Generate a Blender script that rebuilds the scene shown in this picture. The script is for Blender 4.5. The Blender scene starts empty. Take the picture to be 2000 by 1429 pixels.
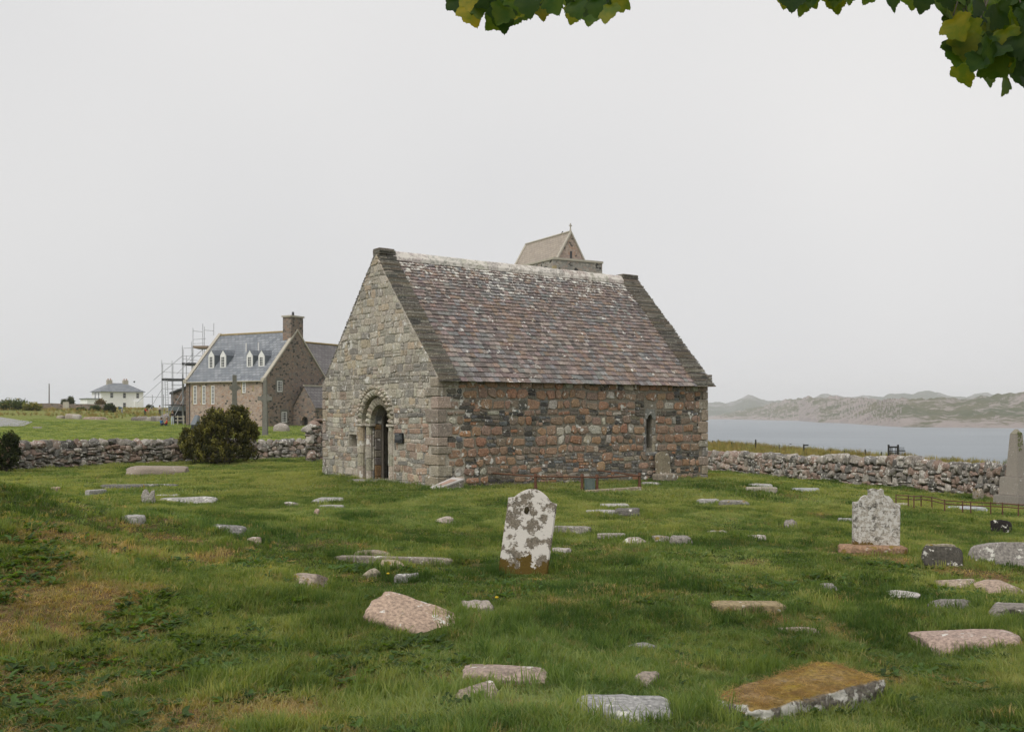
import bpy, bmesh, math, random
import numpy as np
from mathutils import Vector, Matrix, noise as mnoise

SC = bpy.context.scene
COL = SC.collection
R = math.radians
F, HZ, ZC = 1950.0, 806.0, 1.89      # focal length and horizon in photo pixels, eye height in metres

# ------------------------------------------------------------------ camera
cam_d = bpy.data.cameras.new('camera'); cam = bpy.data.objects.new('camera', cam_d); COL.objects.link(cam)
cam.location = (0, 0, ZC); cam.rotation_euler = (R(90), 0, 0)
cam_d.sensor_width = 36; cam_d.lens = 36 * F / 2000
cam_d.shift_y = (HZ - 714.5) / 2000
cam_d.clip_start = 0.05; cam_d.clip_end = 30000
SC.camera = cam
# ------------------------------------------------------------------ sky, sun, exposure
SUN_EL, SUN_AZ = 52, 215            # azimuth clockwise from the view direction: behind the camera, left
w = bpy.data.worlds.new('World'); SC.world = w; w.use_nodes = True
nt = w.node_tree; nt.nodes.clear()
wo = nt.nodes.new('ShaderNodeOutputWorld'); bg = nt.nodes.new('ShaderNodeBackground')
sky = nt.nodes.new('ShaderNodeTexSky'); sky.sky_type = 'NISHITA'; sky.sun_disc = False
sky.sun_elevation = R(SUN_EL); sky.sun_rotation = R(SUN_AZ); sky.dust_density = 6; sky.ozone_density = 0.5
hs = nt.nodes.new('ShaderNodeHueSaturation'); hs.inputs['Saturation'].default_value = 0.15; hs.inputs['Value'].default_value = 0.1
tc = nt.nodes.new('ShaderNodeTexCoord'); ns = nt.nodes.new('ShaderNodeTexNoise')
ns.inputs['Scale'].default_value = 1.1; ns.inputs['Detail'].default_value = 3; ns.inputs['Roughness'].default_value = 0.45
rp = nt.nodes.new('ShaderNodeValToRGB')
rp.color_ramp.elements[0].position = 0.25; rp.color_ramp.elements[0].color = (0.615, 0.622, 0.645, 1)
rp.color_ramp.elements[1].position = 0.75; rp.color_ramp.elements[1].color = (0.805, 0.795, 0.79, 1)
mx = nt.nodes.new('ShaderNodeMix'); mx.data_type = 'RGBA'; mx.inputs[0].default_value = 0.04
nt.links.new(tc.outputs['Generated'], ns.inputs['Vector']); nt.links.new(ns.outputs['Fac'], rp.inputs['Fac'])
nt.links.new(sky.outputs[0], hs.inputs['Color'])
nt.links.new(rp.outputs[0], mx.inputs[6]); nt.links.new(hs.outputs[0], mx.inputs[7])
nt.links.new(mx.outputs[2], bg.inputs['Color']); nt.links.new(bg.outputs[0], wo.inputs['Surface'])
bg.inputs['Strength'].default_value = 0.745
sd = bpy.data.lights.new('sun', 'SUN'); so = bpy.data.objects.new('sun', sd); COL.objects.link(so)
sd.energy = 1.5; sd.angle = R(35); sd.color = (1.0, 0.97, 0.93)
a = R(SUN_AZ); d = Vector((math.sin(a) * math.cos(R(SUN_EL)), math.cos(a) * math.cos(R(SUN_EL)), math.sin(R(SUN_EL))))
so.rotation_euler = d.to_track_quat('Z', 'Y').to_euler(); so.location = (-20, -20, 60)
SC.view_settings.view_transform = 'Standard'; SC.view_settings.look = 'None'
SC.view_settings.exposure = 0.52; SC.view_settings.gamma = 1.0; SC.view_settings.use_curve_mapping = False
SC.render.engine = 'CYCLES'
cy = SC.cycles
cy.use_denoising = True
cy.max_bounces = 6; cy.diffuse_bounces = 3; cy.glossy_bounces = 2; cy.transmission_bounces = 4; cy.transparent_max_bounces = 6
cy.volume_bounces = 2; cy.use_adaptive_sampling = True; cy.adaptive_threshold = 0.02
cy.caustics_reflective = False; cy.caustics_refractive = False

# ------------------------------------------------------------------ helpers
rng = random.Random(7); nrng = np.random.default_rng(7)
def link(o, parent=None):
    COL.objects.link(o)
    if parent is not None: o.parent = parent
    return o
def mesh(name, verts, faces, mats, smooth=False, fm=None):
    me = bpy.data.meshes.new(name); me.from_pydata([tuple(v) for v in verts], [], [tuple(f) for f in faces])
    for m in (mats if isinstance(mats, (list, tuple)) else [mats]): me.materials.append(m)
    if smooth: me.polygons.foreach_set('use_smooth', [True] * len(me.polygons))
    if fm is not None: me.polygons.foreach_set('material_index', fm)
    me.update(); return me
def obj(name, me, parent=None, color=None):
    o = bpy.data.objects.new(name, me); link(o, parent)
    if color is not None: o.color = tuple(color) if len(color) == 4 else tuple(color) + (0.0,)
    return o
def tag(o, label, cat, group=None):
    o['label'] = label; o['category'] = cat; o['kind'] = 'thing'
    if group: o['group'] = group
    return o
def struct(o): o['kind'] = 'structure'; return o
def stuff(o, label=None, cat=None):
    o['kind'] = 'stuff'
    if label: o['label'] = label
    if cat: o['category'] = cat
    return o
def empty(name, loc=(0, 0, 0), rz=0.0, parent=None):
    o = bpy.data.objects.new(name, None); o.empty_display_size = 0.2
    link(o, parent); o.location = loc; o.rotation_euler = (0, 0, rz); return o
class MB:                            # collects pieces of ONE part
    def __init__(s): s.v = []; s.f = []; s.c = []; s.m = []
    def add(s, v, f, col=None, mi=0):
        b = len(s.v); s.v += [tuple(p) for p in v]; s.f += [tuple(i + b for i in q) for q in f]; s.m += [mi] * len(f)
        if col is not None: s.c += [tuple(col) if len(col) == 4 else tuple(col) + (0.0,)] * len(v)
        return s
    def box(s, a, b, col=None, mi=0):
        x0, y0, z0 = a; x1, y1, z1 = b
        v = [(x0,y0,z0),(x1,y0,z0),(x1,y1,z0),(x0,y1,z0),(x0,y0,z1),(x1,y0,z1),(x1,y1,z1),(x0,y1,z1)]
        return s.add(v, BOXF, col, mi)
    def tube(s, p, q, r, n=6, r2=None, col=None, mi=0):
        p = Vector(p); q = Vector(q); d = (q - p).normalized()
        u = d.orthogonal().normalized(); w_ = d.cross(u); r2 = r if r2 is None else r2
        v = [p + (u * math.cos(k * 2 * math.pi / n) + w_ * math.sin(k * 2 * math.pi / n)) * r for k in range(n)]
        v += [q + (u * math.cos(k * 2 * math.pi / n) + w_ * math.sin(k * 2 * math.pi / n)) * r2 for k in range(n)]
        f = [(k, (k + 1) % n, n + (k + 1) % n, n + k) for k in range(n)] + [tuple(range(n - 1, -1, -1)), tuple(range(n, 2 * n))]
        return s.add(v, f, col, mi)
    def build(s, name, mats, parent=None, color=None, smooth=False):
        me = mesh(name, s.v, s.f, mats, smooth, s.m)
        if s.c:
            at_ = me.color_attributes.new('Col', 'FLOAT_COLOR', 'POINT')
            at_.data.foreach_set('color', np.array(s.c, dtype=np.float32).ravel())
        return obj(name, me, parent, color)
BOXF = [(0,3,2,1),(4,5,6,7),(0,1,5,4),(1,2,6,5),(2,3,7,6),(3,0,4,7)]
def hsh(i, j, k=0):
    n = (i * 374761393 + j * 668265263 + k * 2147483647) & 0xFFFFFFFF
    n = ((n ^ (n >> 13)) * 1274126177) & 0xFFFFFFFF
    return ((n ^ (n >> 16)) & 0xFFFF) / 65535.0
def vnoise(x, y, k=0):
    x = np.asarray(x, float); y = np.asarray(y, float)
    xi = np.floor(x).astype(np.int64); yi = np.floor(y).astype(np.int64); fx = x - xi; fy = y - yi
    fx = fx * fx * (3 - 2 * fx); fy = fy * fy * (3 - 2 * fy)
    a_ = hsh(xi, yi, k); b_ = hsh(xi + 1, yi, k); c_ = hsh(xi, yi + 1, k); d_ = hsh(xi + 1, yi + 1, k)
    return (a_ * (1 - fx) + b_ * fx) * (1 - fy) + (c_ * (1 - fx) + d_ * fx) * fy
def fbm(x, y, o=4, k=0):
    s = 0; a_ = 1; t = 0
    for i in range(o): s = s + a_ * (vnoise(x * 2 ** i + 17.3 * i, y * 2 ** i + 9.1 * i, k + i) - 0.5); t += a_; a_ *= 0.5
    return s / t * 2                 # about -1 .. 1
def sst(a_, b_, x):
    t = np.clip((x - a_) / (b_ - a_), 0, 1); return t * t * (3 - 2 * t)

# chapel frame (fitted to its corners in the photograph)
CX, CY, CTH = -1.85, 24.9, R(35.8)
CW, CL, CH, CR = 6.55, 9.6, 2.78, 6.22   # gable width, length, eaves, ridge
cex = np.array([math.cos(CTH), math.sin(CTH)]); cey = np.array([-math.sin(CTH), math.cos(CTH)])
SEA = ZC - 15.0
def height(x, y):
    x = np.asarray(x, float); y = np.asarray(y, float)
    left = np.interp(y, [-30, 20, 40, 60, 100, 125, 160, 200, 300, 345, 420, 600], [0, 0, -.3, -.25, 0, .45, 1.0, 1.45, 2.55, 2.6, 0, -16])
    left = left + 1.3 * sst(45, 80, -x) * sst(110, 160, y) * (1 - sst(230, 330, y))
    q = x * 0.8 + (y - 12) * 0.35
    rt = -0.9 * np.clip((q - 3) / 16, 0, 1)
    mixr = sst(-12, 4, x)
    h = left * (1 - mixr) + rt * mixr
    # flat round the chapel
    lx = (x - CX) * cex[0] + (y - CY) * cex[1]; ly = (x - CX) * cey[0] + (y - CY) * cey[1]
    dx = np.maximum(np.maximum(-lx, lx - CL), 0); dy = np.maximum(np.maximum(-ly, ly - CW), 0)
    dist = np.sqrt(dx * dx + dy * dy); wgt = np.exp(-(dist / 4.5) ** 2)
    base = -0.012 * np.clip(lx, 0, CL)
    h = h * (1 - wgt) + base * wgt
    # mound in the left foreground and smaller swells
    h = h + 1.25 * np.exp(-(((x + 7.2) / 3.2) ** 2 + ((y - 11.0) / 3.6) ** 2) / 1.5)
    h = h + 0.16 * np.exp(-(((x - 0.5) / 2.2) ** 2 + ((y - 4.2) / 2.0) ** 2))
    near = 1 - sst(38, 60, y)
    h = h + near * (1 - wgt) * (0.17 * fbm(x / 2.8, y / 2.8, 3, 3) + 0.07 * fbm(x / 0.8, y / 0.8, 2, 9))
    h = h + (1 - near) * 0.10 * fbm(x / 9.0, y / 9.0, 3, 5)
    # the field ends above the shore
    e = 0.966 * (x - 18) + 0.258 * (y - 88) + 2.5 * fbm(x / 12, y / 12, 2, 11)
    h = h - 0.32 * np.clip(e, 0, None) - 0.0
    return np.maximum(h, SEA - 4)
def hh(x, y): return float(height(np.array([x]), np.array([y]))[0])
def ray(u, v, D): return Vector(((u - 1000) / F * D, D, ZC + (HZ - v) / F * D))
_Ds = np.geomspace(2.0, 500, 1600)
def G(u, v):                        # where a photo pixel meets the ground
    X = (u - 1000) / F * _Ds; Z = ZC + (HZ - v) / F * _Ds; H = height(X, _Ds)
    k = np.argmax(Z <= H)
    if Z[k] > H[k]: k = len(_Ds) - 1
    D = _Ds[k]; return Vector((X[k], D, H[k]))
FOOT = []                            # footprints kept free of grass: (cx, cy, yaw, half_w, half_d)

# ------------------------------------------------------------------ materials
def newmat(name):
    m = bpy.data.materials.new(name); m.use_nodes = True; t = m.node_tree
    b = t.nodes['Principled BSDF']; return m, t, b
def N(t, kind, **kw):
    n = t.nodes.new(kind)
    for k, v in kw.items():
        if k in n.inputs.keys(): n.inputs[k].default_value = v
        else: setattr(n, k, v)
    return n
def L_(t, a_, b_): t.links.new(a_, b_)
def mixc(t, fac, a_, b_, blend='MIX'):
    n = t.nodes.new('ShaderNodeMix'); n.data_type = 'RGBA'; n.blend_type = blend
    for sck, val in ((n.inputs[0], fac), (n.inputs[6], a_), (n.inputs[7], b_)):
        if hasattr(val, 'is_linked'): t.links.new(val, sck)
        else: sck.default_value = val if not isinstance(val, tuple) else (tuple(val) + (1,) if len(val) == 3 else val)
    return n.outputs[2]
def ramp(t, fac, p0, p1, c0=(0,0,0,1), c1=(1,1,1,1)):
    n = t.nodes.new('ShaderNodeValToRGB'); e = n.color_ramp.elements
    e[0].position, e[0].color, e[1].position, e[1].color = p0, c0, p1, c1
    t.links.new(fac, n.inputs[0]); return n.outputs[0]
def mathn(t, op, a_, b_=None):
    n = t.nodes.new('ShaderNodeMath'); n.operation = op
    for sck, val in ((n.inputs[0], a_), (n.inputs[1], b_)):
        if val is None: continue
        if hasattr(val, 'is_linked'): t.links.new(val, sck)
        else: sck.default_value = val
    return n.outputs[0]
def noise_n(t, vec, scale, detail=4, rough=0.55, w_=None):
    n = t.nodes.new('ShaderNodeTexNoise'); n.inputs['Scale'].default_value = scale
    n.inputs['Detail'].default_value = detail; n.inputs['Roughness'].default_value = rough
    t.links.new(vec, n.inputs['Vector']); return n.outputs['Fac']
def stone_mat(name, src='object', base=(.3, .28, .25), lichen=.12, lcol=(.62, .60, .54), grain=26, bump=.35, rough=.9,
              moss=0.0, mosscol=(.085, .062, .015), dark=.25, lscale=7.0, mossz=None, warm=0.0, spots=0.0, topmoss=None):
    """src: 'object' = colour of the object (alpha adds lichen), 'attr' = colour attribute, 'flat' = base."""
    m, t, b = newmat(name)
    g = N(t, 'ShaderNodeNewGeometry'); pos = g.outputs['Position']
    la = None
    if src == 'object':
        o = N(t, 'ShaderNodeObjectInfo'); c = o.outputs['Color']; la = o.outputs['Alpha']
    elif src == 'attr':
        o = N(t, 'ShaderNodeAttribute', attribute_name='Col'); c = o.outputs['Color']; la = o.outputs['Alpha']
    else:
        o = N(t, 'ShaderNodeRGB'); o.outputs[0].default_value = tuple(base) + (1,); c = o.outputs[0]
    n1 = noise_n(t, pos, grain, 5, .65); n2 = noise_n(t, pos, grain * .16, 4, .6); n3 = noise_n(t, pos, lscale, 5, .62); n4 = noise_n(t, pos, 2.1, 3, .5)
    c = mixc(t, ramp(t, n1, .32, .62), mixc(t, 1.0, c, (.50, .50, .50), 'MULTIPLY'), mixc(t, 1.0, c, (1.28, 1.27, 1.25), 'MULTIPLY'))
    c = mixc(t, mathn(t, 'MULTIPLY', ramp(t, n2, .5, .68), dark), c, (.07, .066, .055))
    if warm: c = mixc(t, mathn(t, 'MULTIPLY', ramp(t, n4, .48, .66), warm), c, (.42, .29, .12))
    th = mathn(t, 'ADD', mathn(t, 'MULTIPLY', n3, .8), mathn(t, 'MULTIPLY', n1, .2))
    lim = .62 - lichen * .5
    if la is not None: th = mathn(t, 'ADD', th, mathn(t, 'MULTIPLY', la, .3))
    c = mixc(t, ramp(t, th, lim, lim + .045), c, lcol)
    if spots:
        n6 = noise_n(t, pos, 4.6, 3, .5); n7 = noise_n(t, pos, .8, 2, .5)
        c = mixc(t, ramp(t, mathn(t, 'ADD', mathn(t, 'MULTIPLY', n6, .75), mathn(t, 'MULTIPLY', n7, .25)), .66 - spots, .675 - spots), c, (.60, .58, .53))
    if topmoss:
        sn = N(t, 'ShaderNodeSeparateXYZ'); L_(t, g.outputs['Normal'], sn.inputs[0]); n8 = noise_n(t, pos, 9, 5, .65); n9 = noise_n(t, pos, 3, 4, .6)
        tf = mathn(t, 'MULTIPLY', mathn(t, 'ADD', sn.outputs['Z'], mathn(t, 'MULTIPLY', n8, .9)), .5)
        mcol = mixc(t, ramp(t, n9, .40, .60), mixc(t, n1, (.20, .125, .05), (.48, .33, .16)), mixc(t, n1, (.20, .13, .015), (.50, .35, .05)))
        mcol = mixc(t, ramp(t, noise_n(t, pos, 28, 5, .7), .35, .62), mixc(t, 1.0, mcol, (.35, .34, .3), 'MULTIPLY'), mcol); c = mixc(t, ramp(t, tf, topmoss, topmoss + .08), c, mcol)
    if moss:
        n5 = noise_n(t, pos, 5.5, 5, .65)
        f = n5
        if mossz is not None:
            sp = N(t, 'ShaderNodeSeparateXYZ'); L_(t, pos, sp.inputs[0])
            f = mathn(t, 'ADD', n5, mathn(t, 'MULTIPLY', mathn(t, 'SUBTRACT', mossz, sp.outputs['Z']), .9))
        c = mixc(t, ramp(t, f, .66 - moss * .4, .70 - moss * .4), c, mixc(t, n1, mosscol, tuple(q * 2.6 for q in mosscol)))
    L_(t, c, b.inputs['Base Color']); b.inputs['Roughness'].default_value = rough
    b.inputs['Specular IOR Level'].default_value = .25
    bp = N(t, 'ShaderNodeBump', Strength=bump, Distance=.02); L_(t, mathn(t, 'ADD', n1, mathn(t, 'MULTIPLY', n2, .8)), bp.inputs['Height'])
    L_(t, bp.outputs[0], b.inputs['Normal']); return m
def plain(name, col, rough=.8, metal=0.0, vary=.25, scale=8, spec=.3):
    m, t, b = newmat(name); g = N(t, 'ShaderNodeNewGeometry'); n1 = noise_n(t, g.outputs['Position'], scale, 5, .6)
    c = mixc(t, n1, tuple(q * (1 - vary) for q in col), tuple(min(1, q * (1 + vary)) for q in col))
    L_(t, c, b.inputs['Base Color']); b.inputs['Roughness'].default_value = rough; b.inputs['Metallic'].default_value = metal
    b.inputs['Specular IOR Level'].default_value = spec; return m
M = {}
M['stone'] = stone_mat('chapel_stone', 'object', lichen=.03, lscale=9, spots=.045)
M['stone_fill'] = stone_mat('chapel_stone_small', 'attr', lichen=.03, lscale=9, spots=.045)
M['mortar'] = stone_mat('lime_mortar', 'flat', (.25, .225, .18), lichen=.02, grain=40, bump=.5, dark=.35, spots=.045)
M['mortar_pale'] = stone_mat('pale_lime_mortar', 'flat', (.43, .395, .33), lichen=.03, grain=40, bump=.5, dark=.3)
M['slate'] = stone_mat('roof_slate', 'object', lichen=-.02, grain=18, lscale=11, bump=.2, dark=.2, rough=.72)
M['slate_fill'] = stone_mat('roof_slate_rest', 'attr', lichen=-.02, grain=18, lscale=11, bump=.2, dark=.2, rough=.72)
M['coping'] = stone_mat('coping_slate', 'object', lichen=.04, grain=30, lscale=14, lcol=(.42, .40, .34))
M['coping_fill'] = stone_mat('coping_slate_rest', 'attr', lichen=.04, grain=30, lscale=14, lcol=(.42, .40, .34))
M['ridge'] = stone_mat('ridge_stone', 'object', lichen=.22, grain=22, lscale=5, lcol=(.62, .58, .52), dark=.2)
M['dry'] = stone_mat('dry_stone', 'object', lichen=.08, lscale=10, grain=24, bump=.5, moss=.06, mosscol=(.05, .05, .018))
M['dry_fill'] = stone_mat('dry_stone_small', 'attr', lichen=.09, lscale=10, grain=24, bump=.5, moss=.08, mosscol=(.05, .05, .018))
M['earth'] = stone_mat('wall_earth_core', 'flat', (.075, .068, .052), lichen=-.3, grain=20, bump=.6)
M['head_a'] = stone_mat('lichened_headstone', 'flat', (.215, .185, .145), lichen=.30, lscale=7.5, lcol=(.64, .60, .545), grain=50, moss=.30, mosscol=(.062, .040, .008), mossz=.29, dark=.45)
M['head_b'] = stone_mat('white_headstone', 'flat', (.40, .37, .32), lichen=.26, lscale=19, lcol=(.55, .53, .49), grain=60, moss=.34, mosscol=(.07, .045, .012), mossz=.10, dark=1.0)
M['grave'] = stone_mat('grave_stone', 'object', lichen=.06, lscale=8, grain=34, bump=.4, dark=.3)
M['grave_moss'] = stone_mat('mossy_grave_stone', 'object', lichen=.02, lscale=9, grain=30, bump=.6, moss=.24, mosscol=(.115, .082, .018), dark=.25)
M['granite'] = stone_mat('grey_granite', 'object', lichen=.0, lscale=8, grain=90, bump=.25, dark=.12)
def rust():
    m, t, b = newmat('rusty_iron'); g = N(t, 'ShaderNodeNewGeometry'); n1 = noise_n(t, g.outputs['Position'], 30, 5, .65)
    L_(t, ramp(t, n1, .3, .7, (.055, .026, .017, 1), (.19, .085, .045, 1)), b.inputs['Base Color']); b.inputs['Roughness'].default_value = .85; return m
M['rust'] = rust()
def rubble_far(name, cols, mort, scale, sq=(1, 1, 1.5), dk=.2, darkc=(.045, .042, .04), lim=.05):
    m, t, b = newmat(name)
    tcn = N(t, 'ShaderNodeTexCoord'); mp = N(t, 'ShaderNodeMapping'); mp.inputs['Scale'].default_value = sq; L_(t, tcn.outputs['Object'], mp.inputs[0])
    nz = N(t, 'ShaderNodeTexNoise', Scale=1.2); L_(t, mp.outputs[0], nz.inputs['Vector'])
    vv = mixc(t, .12, mp.outputs[0], nz.outputs['Color'], 'ADD')
    v1 = N(t, 'ShaderNodeTexVoronoi', Scale=scale); L_(t, vv, v1.inputs['Vector'])
    v2 = N(t, 'ShaderNodeTexVoronoi', Scale=scale, feature='DISTANCE_TO_EDGE'); L_(t, vv, v2.inputs['Vector'])
    sp = N(t, 'ShaderNodeSeparateColor'); L_(t, v1.outputs['Color'], sp.inputs[0])
    rpn = N(t, 'ShaderNodeValToRGB'); rpn.color_ramp.interpolation = 'CONSTANT'; e = rpn.color_ramp.elements
    while len(e) < len(cols): e.new(0.5)
    for i, c in enumerate(cols): e[i].position = i / len(cols); e[i].color = tuple(c) + (1,)
    L_(t, sp.outputs[0], rpn.inputs[0])
    c = mixc(t, mathn(t, 'GREATER_THAN', sp.outputs[1], 1 - dk), rpn.outputs[0], darkc)
    c = mixc(t, ramp(t, v2.outputs['Distance'], lim * .6, lim * 1.6), mort, c)
    g = noise_n(t, tcn.outputs['Object'], 3.0, 5, .65)
    c = mixc(t, ramp(t, g, .25, .75), mixc(t, 1.0, c, (.72, .72, .72), 'MULTIPLY'), c)
    L_(t, c, b.inputs['Base Color']); b.inputs['Roughness'].default_value = .92
    bp = N(t, 'ShaderNodeBump', Strength=.6, Distance=.06); L_(t, ramp(t, v2.outputs['Distance'], 0, lim * 2), bp.inputs['Height']); L_(t, bp.outputs[0], b.inputs['Normal'])
    return m
M['pink_rubble'] = rubble_far('pink_rubble', [(0.415, 0.314, 0.255), (0.477, 0.367, 0.299), (0.377, 0.294, 0.255), (0.502, 0.401, 0.336), (0.452, 0.294, 0.219)], (.50,.40,.31), 3.0, dk=.07, darkc=(.12, .105, .09), lim=.05)
M['brown_rubble'] = rubble_far('brown_rubble', [(0.261, 0.194, 0.156), (0.302, 0.231, 0.189), (0.209, 0.175, 0.156), (0.326, 0.225, 0.168), (0.245, 0.213, 0.189)], (.25,.205,.165), 3.1, dk=.15, darkc=(.075, .07, .064), lim=.045)
M['grey_rubble'] = rubble_far('grey_rubble', [(0.360,0.336,0.300), (0.432,0.396,0.348), (0.288,0.276,0.252), (0.396,0.324,0.276)], (.30,.275,.24), 2.6, dk=.12, lim=.045)
def roof_far(name, c0, c1, c2, cs=.42):
    m, t, b = newmat(name); tcn = N(t, 'ShaderNodeTexCoord')
    br = N(t, 'ShaderNodeTexBrick'); br.inputs['Scale'].default_value = 1.0; br.inputs['Brick Width'].default_value = .62; br.inputs['Row Height'].default_value = cs
    br.inputs['Mortar Size'].default_value = .03; br.inputs['Color1'].default_value = c0 + (1,); br.inputs['Color2'].default_value = c1 + (1,); br.inputs['Mortar'].default_value = c2 + (1,)
    L_(t, tcn.outputs['UV'], br.inputs['Vector']); n1 = noise_n(t, tcn.outputs['Object'], 1.1, 5, .6); n2 = noise_n(t, tcn.outputs['Object'], 9, 4, .6)
    c = mixc(t, ramp(t, n1, .3, .7), mixc(t, 1.0, br.outputs[0], (.78, .78, .8), 'MULTIPLY'), br.outputs[0])
    c = mixc(t, ramp(t, n2, .64, .70), c, (.42, .41, .38))
    L_(t, c, b.inputs['Base Color']); b.inputs['Roughness'].default_value = .6
    bp = N(t, 'ShaderNodeBump', Strength=.5, Distance=.03); L_(t, br.outputs['Fac'], bp.inputs['Height']); bp.invert = True; L_(t, bp.outputs[0], b.inputs['Normal']); return m
M['blue_slate'] = roof_far('blue_grey_slate', (.16, .178, .20), (.285, .30, .315), (.075, .085, .10))
M['grey_slate'] = roof_far('grey_slate', (.135, .12, .12), (.20, .185, .18), (.06, .055, .055))
M['tan_slate'] = roof_far('tan_stone_slate', (.36, .30, .235), (.43, .36, .285), (.24, .21, .175), .34)
M['cope'] = plain('pale_coping', (.42, .385, .32), .9, scale=4)
M['ochre'] = plain('ochre_ridge', (.33, .25, .12), .9, scale=2, vary=.5)
M['white'] = plain('white_paint', (.74, .73, .71), .6, vary=.06)
M['harl'] = plain('white_harling', (.84, .835, .82), .9, vary=.08, scale=2)
M['glass'] = plain('window_glass', (.035, .04, .045), .08, vary=.2, spec=.6)
M['lead'] = plain('lead_cheek', (.16, .18, .20), .6)
M['steel'] = plain('galvanised_tube', (.33, .34, .35), .5, metal=.3)
M['board'] = plain('scaffold_board', (.26, .20, .15), .9)
M['dark_metal'] = plain('dark_sheet', (.06, .062, .066), .7)
M['wood_dark'] = plain('dark_timber', (.022, .022, .02), .7)
M['wood_grey'] = plain('grey_oak', (.17, .15, .125), .8, scale=14)
M['black'] = plain('black_panel', (.014, .016, .02), .4)
M['grey_text'] = plain('grey_lettering', (.25, .26, .27), .7)
M['cross'] = plain('cross_stone', (.165, .16, .14), .95, vary=.4, scale=5)
M['pole_wood'] = plain('pole_timber', (.15, .13, .11), .9)
M['panel'] = plain('pale_panel', (.46, .43, .40), .5, vary=.08)
M['panel_mark'] = plain('panel_print', (.36, .25, .20), .6, vary=.3, scale=20)
M['green_plaque'] = plain('green_plaque', (.085, .115, .10), .4)
M['clay'] = plain('chimney_pot', (.36, .19, .13), .9)
M['sandstone'] = plain('sandstone_jamb', (.36, .29, .17), .9)
def leafmat(name, col, col2, trans=.35, src=None, rough=.55):
    m, t, b = newmat(name); t.nodes.remove(b); out = t.nodes['Material Output']
    if src == 'inst':
        at_ = N(t, 'ShaderNodeAttribute', attribute_name='tint', attribute_type='INSTANCER'); c = at_.outputs['Color']
    elif src == 'attr':
        at_ = N(t, 'ShaderNodeAttribute', attribute_name='Col'); c = at_.outputs['Color']
    elif src == 'object':
        at_ = N(t, 'ShaderNodeObjectInfo'); c = at_.outputs['Color']; g = N(t, 'ShaderNodeNewGeometry'); nn_ = noise_n(t, g.outputs['Position'], 16, 4, .6)
        c = mixc(t, ramp(t, nn_, .38, .66), mixc(t, 1.0, c, (.62, .8, .6), 'MULTIPLY'), mixc(t, 1.0, c, (1.35, 1.15, 1.0), 'MULTIPLY'))
    else:
        g = N(t, 'ShaderNodeNewGeometry'); c = mixc(t, ramp(t, noise_n(t, g.outputs['Position'], 3.5, 4, .6), .35, .65), col, col2)
    p = N(t, 'ShaderNodeBsdfPrincipled', Roughness=rough); p.inputs['Specular IOR Level'].default_value = .25; L_(t, c, p.inputs['Base Color'])
    tr = N(t, 'ShaderNodeBsdfTranslucent'); L_(t, mixc(t, 1.0, c, (1.9, 1.7, .5), 'MULTIPLY'), tr.inputs['Color'])
    ms = N(t, 'ShaderNodeMixShader'); ms.inputs[0].default_value = trans
    L_(t, p.outputs[0], ms.inputs[1]); L_(t, tr.outputs[0], ms.inputs[2]); L_(t, ms.outputs[0], out.inputs['Surface']); return m
M['grass'] = leafmat('grass_blade', None, None, .45, 'inst')
M['leaf'] = leafmat('sycamore_leaf', None, None, .55, 'object')
M['leaf_rest'] = leafmat('sycamore_foliage', (.030, .055, .012), (.055, .085, .018), .3)
M['shrub'] = leafmat('shrub_foliage', None, None, .2, 'attr', .7)
M['bark'] = plain('bark', (.11, .09, .07), .95, scale=12, vary=.45)

# ================================================================== SETTING
def dryness(x, y):                   # straw and bare patches in the turf, 0 .. 1
    x = np.asarray(x, float); y = np.asarray(y, float)
    n = fbm(x / 1.5, y / 1.9, 4, 21); n2 = fbm(x / .45, y / .45, 3, 31)
    bias = 0.38 * np.exp(-(((x + 5.0) / 3.6) ** 2 + ((y - 9.0) / 5.0) ** 2)) + .10 * np.exp(-(((x + 1.5) / 2.5) ** 2 + ((y - 5.0) / 1.8) ** 2))
    bias = bias - .12 * sst(12, 22, y)
    for (u, v, r, a_) in DRYSPOTS: bias = bias + a_ * np.exp(-(((x - u) / r) ** 2 + ((y - v) / (r * 1.2)) ** 2))
    n3 = fbm(x / .16, y / .16, 2, 37)
    return np.clip((n * .36 + n2 * .7 + n3 * .5 + bias * .75 - .25) * 2.4, 0, 1) * (1 - sst(45, 60, y))
DRYSPOTS = []
for (u, v, r, a_) in [(140, 1060, .9, .35), (300, 1080, .8, .3), (80, 1160, .6, .45), (110, 1190, .5, .35), (600, 1360, .45, .55), (450, 1390, .5, .5), (330, 1400, .4, .4), (130, 1330, .4, .4),
                      (700, 1240, .3, .3), (390, 1100, .5, .3), (1700, 1085, .5, .5), (1900, 1125, .5, .6), (1590, 1230, .35, .6), (950, 1325, .3, .5), (1480, 1340, .4, .2), (1720, 1225, .5, .25), (40, 1385, .4, .4),
                      (1000, 1210, .5, .2), (930, 1040, .4, .5), (1620, 1015, .6, .2), (1450, 955, .8, .25), (240, 1020, .6, .2)]:
    p = G(u, v); DRYSPOTS.append((p.x, p.y, r, a_))

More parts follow.
